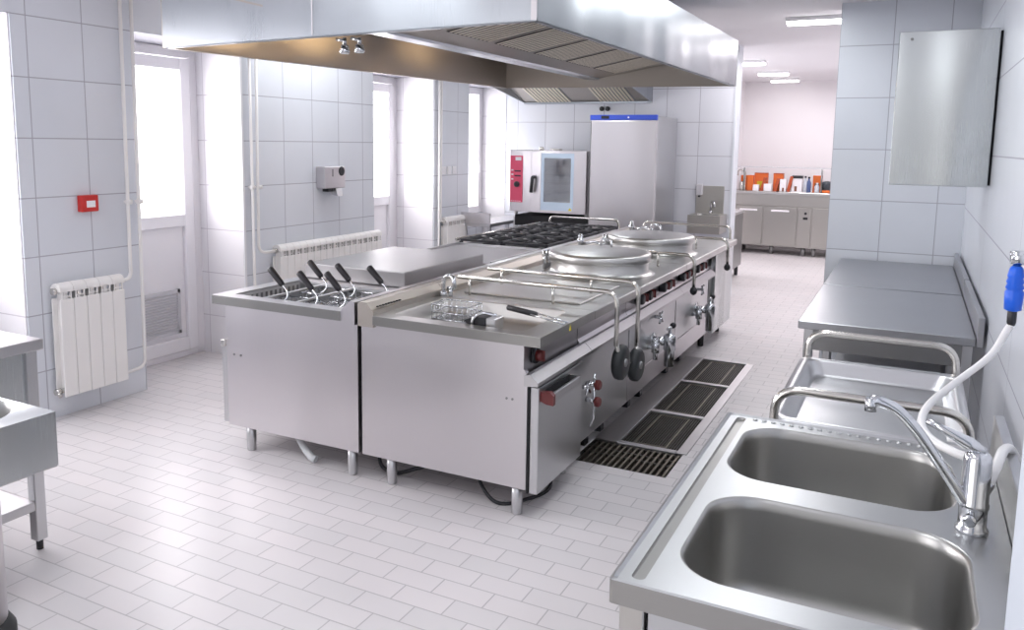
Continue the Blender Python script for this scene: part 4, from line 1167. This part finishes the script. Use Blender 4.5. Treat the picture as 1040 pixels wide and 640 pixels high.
# mixer tap
t = thing('mixer_tap', 'chrome single-lever mixer tap with long spout on the double sink', 'tap', (.172, 2.04, SZ))
fx, fy = .172, 2.04
part('tap_body', MB().lathe((fx, fy, SZ), [(.034, 0), (.034, .008), (.029, .012), (.029, .055), (.031, .058), (.031, .066), (.029, .07), (.029, .165), (.026, .178), (.018, .186)], 32), 'chrome', t)
part('button', MB().lathe((fx-.008, fy-.028, SZ+.034), [(.014, 0), (.014, -.008), (.008, -.01)], 16, 'y'), 'chrome', t)
m = MB().tube(spline([(fx-.015, fy-.012, SZ+.062), (fx-.06, fy-.02, SZ+.13), (fx-.12, fy-.03, SZ+.215), (fx-.165, fy-.035, SZ+.262), (fx-.205, fy-.04, SZ+.280), (fx-.222, fy-.042, SZ+.277)], 6), [.0125]*31, 12)
part('spout', m, 'chrome', t)
part('aerator', MB().cyl((fx-.222, fy-.042, SZ+.285), (fx-.222, fy-.044, SZ+.255), .013, n=14), 'chrome', t)
m = MB().tube([(fx+.01, fy, SZ+.183), (fx-.02, fy+.0, SZ+.20), (fx-.07, fy+.005, SZ+.222), (fx-.105, fy+.01, SZ+.235)], [.014, .016, .009, .007], 12)
part('lever', m, 'chrome', t)
# spray head on the wall and its hose
sxh, syh = .300, 2.92
t = thing('spray_hook', 'chrome wall hook holding the spray head', 'hook', (XR, syh+.0, 1.42))
m = MB().lathe((XR, syh, 1.425), [(.032, -.001), (.032, -.012), (.014, -.016), (.014, -.05)], 20, 'x')
m.cyl((sxh-.018, syh, 1.425), (sxh+.03, syh, 1.425), .022, n=16)
part('hook_body', m, 'chrome', t)
t = thing('pre_rinse_sprayer', 'blue-gripped pre-rinse spray head hanging on the right wall', 'spray', (sxh, syh, 1.24))
m = MB().lathe((sxh, syh, 1.265), [(.014, -.005), (.024, 0), (.026, .055), (.021, .062), (.026, .068), (.021, .08), (.025, .086), (.020, .098), (.023, .104), (.018, .128), (.013, .135)], 20)
part('grip', m, 'blue_grip', t, 'bright blue grip')
part('head', MB().lathe((sxh, syh, 1.398), [(.011, 0), (.012, .02), (.02, .024), (.022, .045), (.016, .05)], 16), 'chrome', t)
part('hose_collar', MB().lathe((sxh, syh, 1.215), [(.010, 0), (.013, .01), (.013, .045), (.011, .05)], 14), 'black', t)
part('hose', MB().tube(spline([(sxh, syh, 1.215), (.290, 2.915, 1.20), (.248, 2.86, 1.126), (.155, 2.72, 1.064), (.086, 2.52, 1.045), (.064, 2.36, 1.038), (.080, 2.21, 1.046), (.125, 2.12, 1.050), (.165, 2.07, 1.056)], 8), .0105, 12), 'hose_white', t, 'white flexible hose')
t = thing('supply_hose', 'white supply hose arching from the mixer tap to the wall behind the sink', 'hose', (.30, 2.30, .93))
part('hose', MB().tube(spline([(.195, 2.06, 1.00), (.214, 2.10, 1.035), (.236, 2.20, 1.045), (.262, 2.28, 1.02), (.285, 2.30, .94), (.285, 2.30, .70)], 8), .0115, 12), 'hose_white', t)
part('nut', MB().cyl((.188, 2.055, .985), (.199, 2.065, 1.008), .015, n=6), 'chrome', t)

# left foreground: steel table and a wash basin unit in front of it
t = thing('prep_table', 'steel prep table at the left edge of the picture, behind the wash basin', 'table', (-3.7, 1.6, 0))
part('table_top', MB().box(-4.15, -3.185, .6, 2.10, .872, .918, .004), 'steel_x', t)
part('side_apron', MB().box(-3.235, -3.222, .65, 2.06, .66, .872), 'steel_panel', t)
for x in (-4.10, -3.225):
    for y in (.66, 2.055):
        l = part('leg', MB().box(x-.024, x+.024, y-.024, y+.024, .045, .872, .003), 'steel', t)
        part('foot', MB().cyl((x, y, 0), (x, y, .05), .014, n=12), 'black', l)
part('lower_shelf', MB().box(-4.12, -3.20, .68, 2.03, .185, .225, .003), 'steel_x', t)
t = thing('wash_basin', 'steel wash basin unit with a round bowl in the left foreground', 'sink', (-2.78, 1.35, 0))
lx0, lx1, ly0, ly1, lz = -3.10, -2.478, 1.02, 1.66, .85
m = MB()
o4 = [(lx0, ly0), (lx1, ly0), (lx1, ly1), (lx0, ly1)]
cc, rr_ = (-2.735, 1.455), .188
circ = [(cc[0]+rr_*math.cos(2*PI*k/40), cc[1]+rr_*math.sin(2*PI*k/40)) for k in range(40)]
m.holed(o4, [circ], lz)
m.rings([[(x, y, lz) for x, y in o4], [(x, y, lz-.185) for x, y in o4]], False, False, smooth=False)
part('basin_top', m, 'steel_panel', t)
m = MB().lathe((cc[0], cc[1], lz), [(rr_, 0), (rr_-.004, -.004), (rr_-.02, -.03), (rr_*.8, -.11), (rr_*.5, -.15), (.01, -.16)], 40, cap0=False)
part('bowl', m, 'steel_bowl', t)
part('bottom_plate', MB().box(lx0+.003, lx1-.003, ly0+.003, ly1-.003, lz-.19, lz-.184), 'steel', t)
m = MB().lathe((-2.79, 1.50, 0), [(.125, .09), (.125, lz-.19)], 36); part('pedestal', m, 'steel_soft', t)
m = MB().lathe((-2.79, 1.50, 0), [(.14, 0), (.15, .012), (.15, .05), (.135, .075), (.12, .09)], 36); part('pedestal_foot', m, 'rubber', t)

# ------------------------------------------------------------------ light
def area(name, loc, rot, sx, sy, power, col=(1, 1, 1), spread=180):
    l = bpy.data.lights.new(name, 'AREA'); l.shape = 'RECTANGLE'; l.size = sx; l.size_y = sy; l.energy = power; l.color = col
    l.spread = math.radians(spread)
    o = bpy.data.objects.new(name, l); C.objects.link(o); o.location = loc; o.rotation_euler = rot
    return o
RY = (0, -PI/2, 0)
day = (1., .965, .985)
area('daylight', (XW-.12, (R1[0]+R1[1])/2, 1.75), RY, 1.3, .85, 34, day)
area('daylight', (XW-.12, (R2[0]+R2[1])/2, 1.75), RY, 1.3, 1.0, 42, day)
area('daylight', (XW-.12, (R3[0]+R3[1])/2, 1.65), RY, 1.5, .85, 16, day)
area('daylight', (XW-.12, (R0[0]+R0[1])/2, 1.65), RY, 1.5, 1.7, 50, day)
cool = (.93, .97, 1.)
for x, y in ((-1.0, 1.0), (-3.6, 1.2), (-.7, 3.6), (-.8, 6.0), (-4.2, 5.5), (-3.3, 8.2)):  # unseen fill lights added under the kitchen ceiling
    area('ceiling_lamp', (x, y, CEIL-.04), (0, 0, 0), .3, 1.2, 15, cool)
for x, y in ((-1.2, 9.0), (-1.4, 11.5), (-1.4, 13.6)):
    area('passage_lamp', (x, y, CEIL-.08), (0, 0, 0), 1.0, .5, 24, (1, .95, .97))
# warm lamps inside the hood
for y, p in ((3.75, 5.5), (4.5, 4.0), (5.6, 1.5)):
    area('hood_lamp', (-2.69, y, 2.338), (0, math.radians(111), 0), .025, .35, p*1.5, (1, .70, .38), 52)
w = bpy.data.worlds.new('World'); bpy.context.scene.world = w; w.use_nodes = True
bg = w.node_tree.nodes['Background']; nt = w.node_tree
tc = nt.nodes.new('ShaderNodeTexCoord'); sx_ = nt.nodes.new('ShaderNodeSeparateXYZ'); mr = nt.nodes.new('ShaderNodeMapRange')
mr.interpolation_type = 'SMOOTHSTEP'
mr.inputs['From Min'].default_value = -.25; mr.inputs['From Max'].default_value = -.65; mr.inputs['To Min'].default_value = .72; mr.inputs['To Max'].default_value = 4.
nt.links.new(tc.outputs['Generated'], sx_.inputs[0]); nt.links.new(sx_.outputs['X'], mr.inputs['Value']); nt.links.new(mr.outputs[0], bg.inputs[1])
bg.inputs[0].default_value = (.98, .965, 1, 1)

# ------------------------------------------------------------------ camera
cam = bpy.data.cameras.new('camera'); co = bpy.data.objects.new('camera', cam); C.objects.link(co)
Rt = Vector((0.8897216617056165, 0.45630741179100337, 0.013375748068511746))
Up = Vector((-0.07134827603915203, 0.1100571874233165, 0.9913611042413908))
Fw = Vector((-0.4508933224145569, 0.8829897855813874, -0.13047701085209515))
co.matrix_world = Matrix((( Rt.x, Up.x, -Fw.x, 0), (Rt.y, Up.y, -Fw.y, 0), (Rt.z, Up.z, -Fw.z, 1.75), (0, 0, 0, 1)))
cam.sensor_fit = 'HORIZONTAL'; cam.sensor_width = 36; cam.lens = 826.72*36/1040
cam.shift_x = (520-503.04)/1040; cam.shift_y = -(320-254.71)/1040
cam.clip_start = .05; cam.clip_end = 100
bpy.context.scene.camera = co
bpy.context.scene.view_settings.view_transform = 'Standard'
bpy.context.scene.view_settings.look = 'None'
bpy.context.scene.view_settings.exposure = 0.0
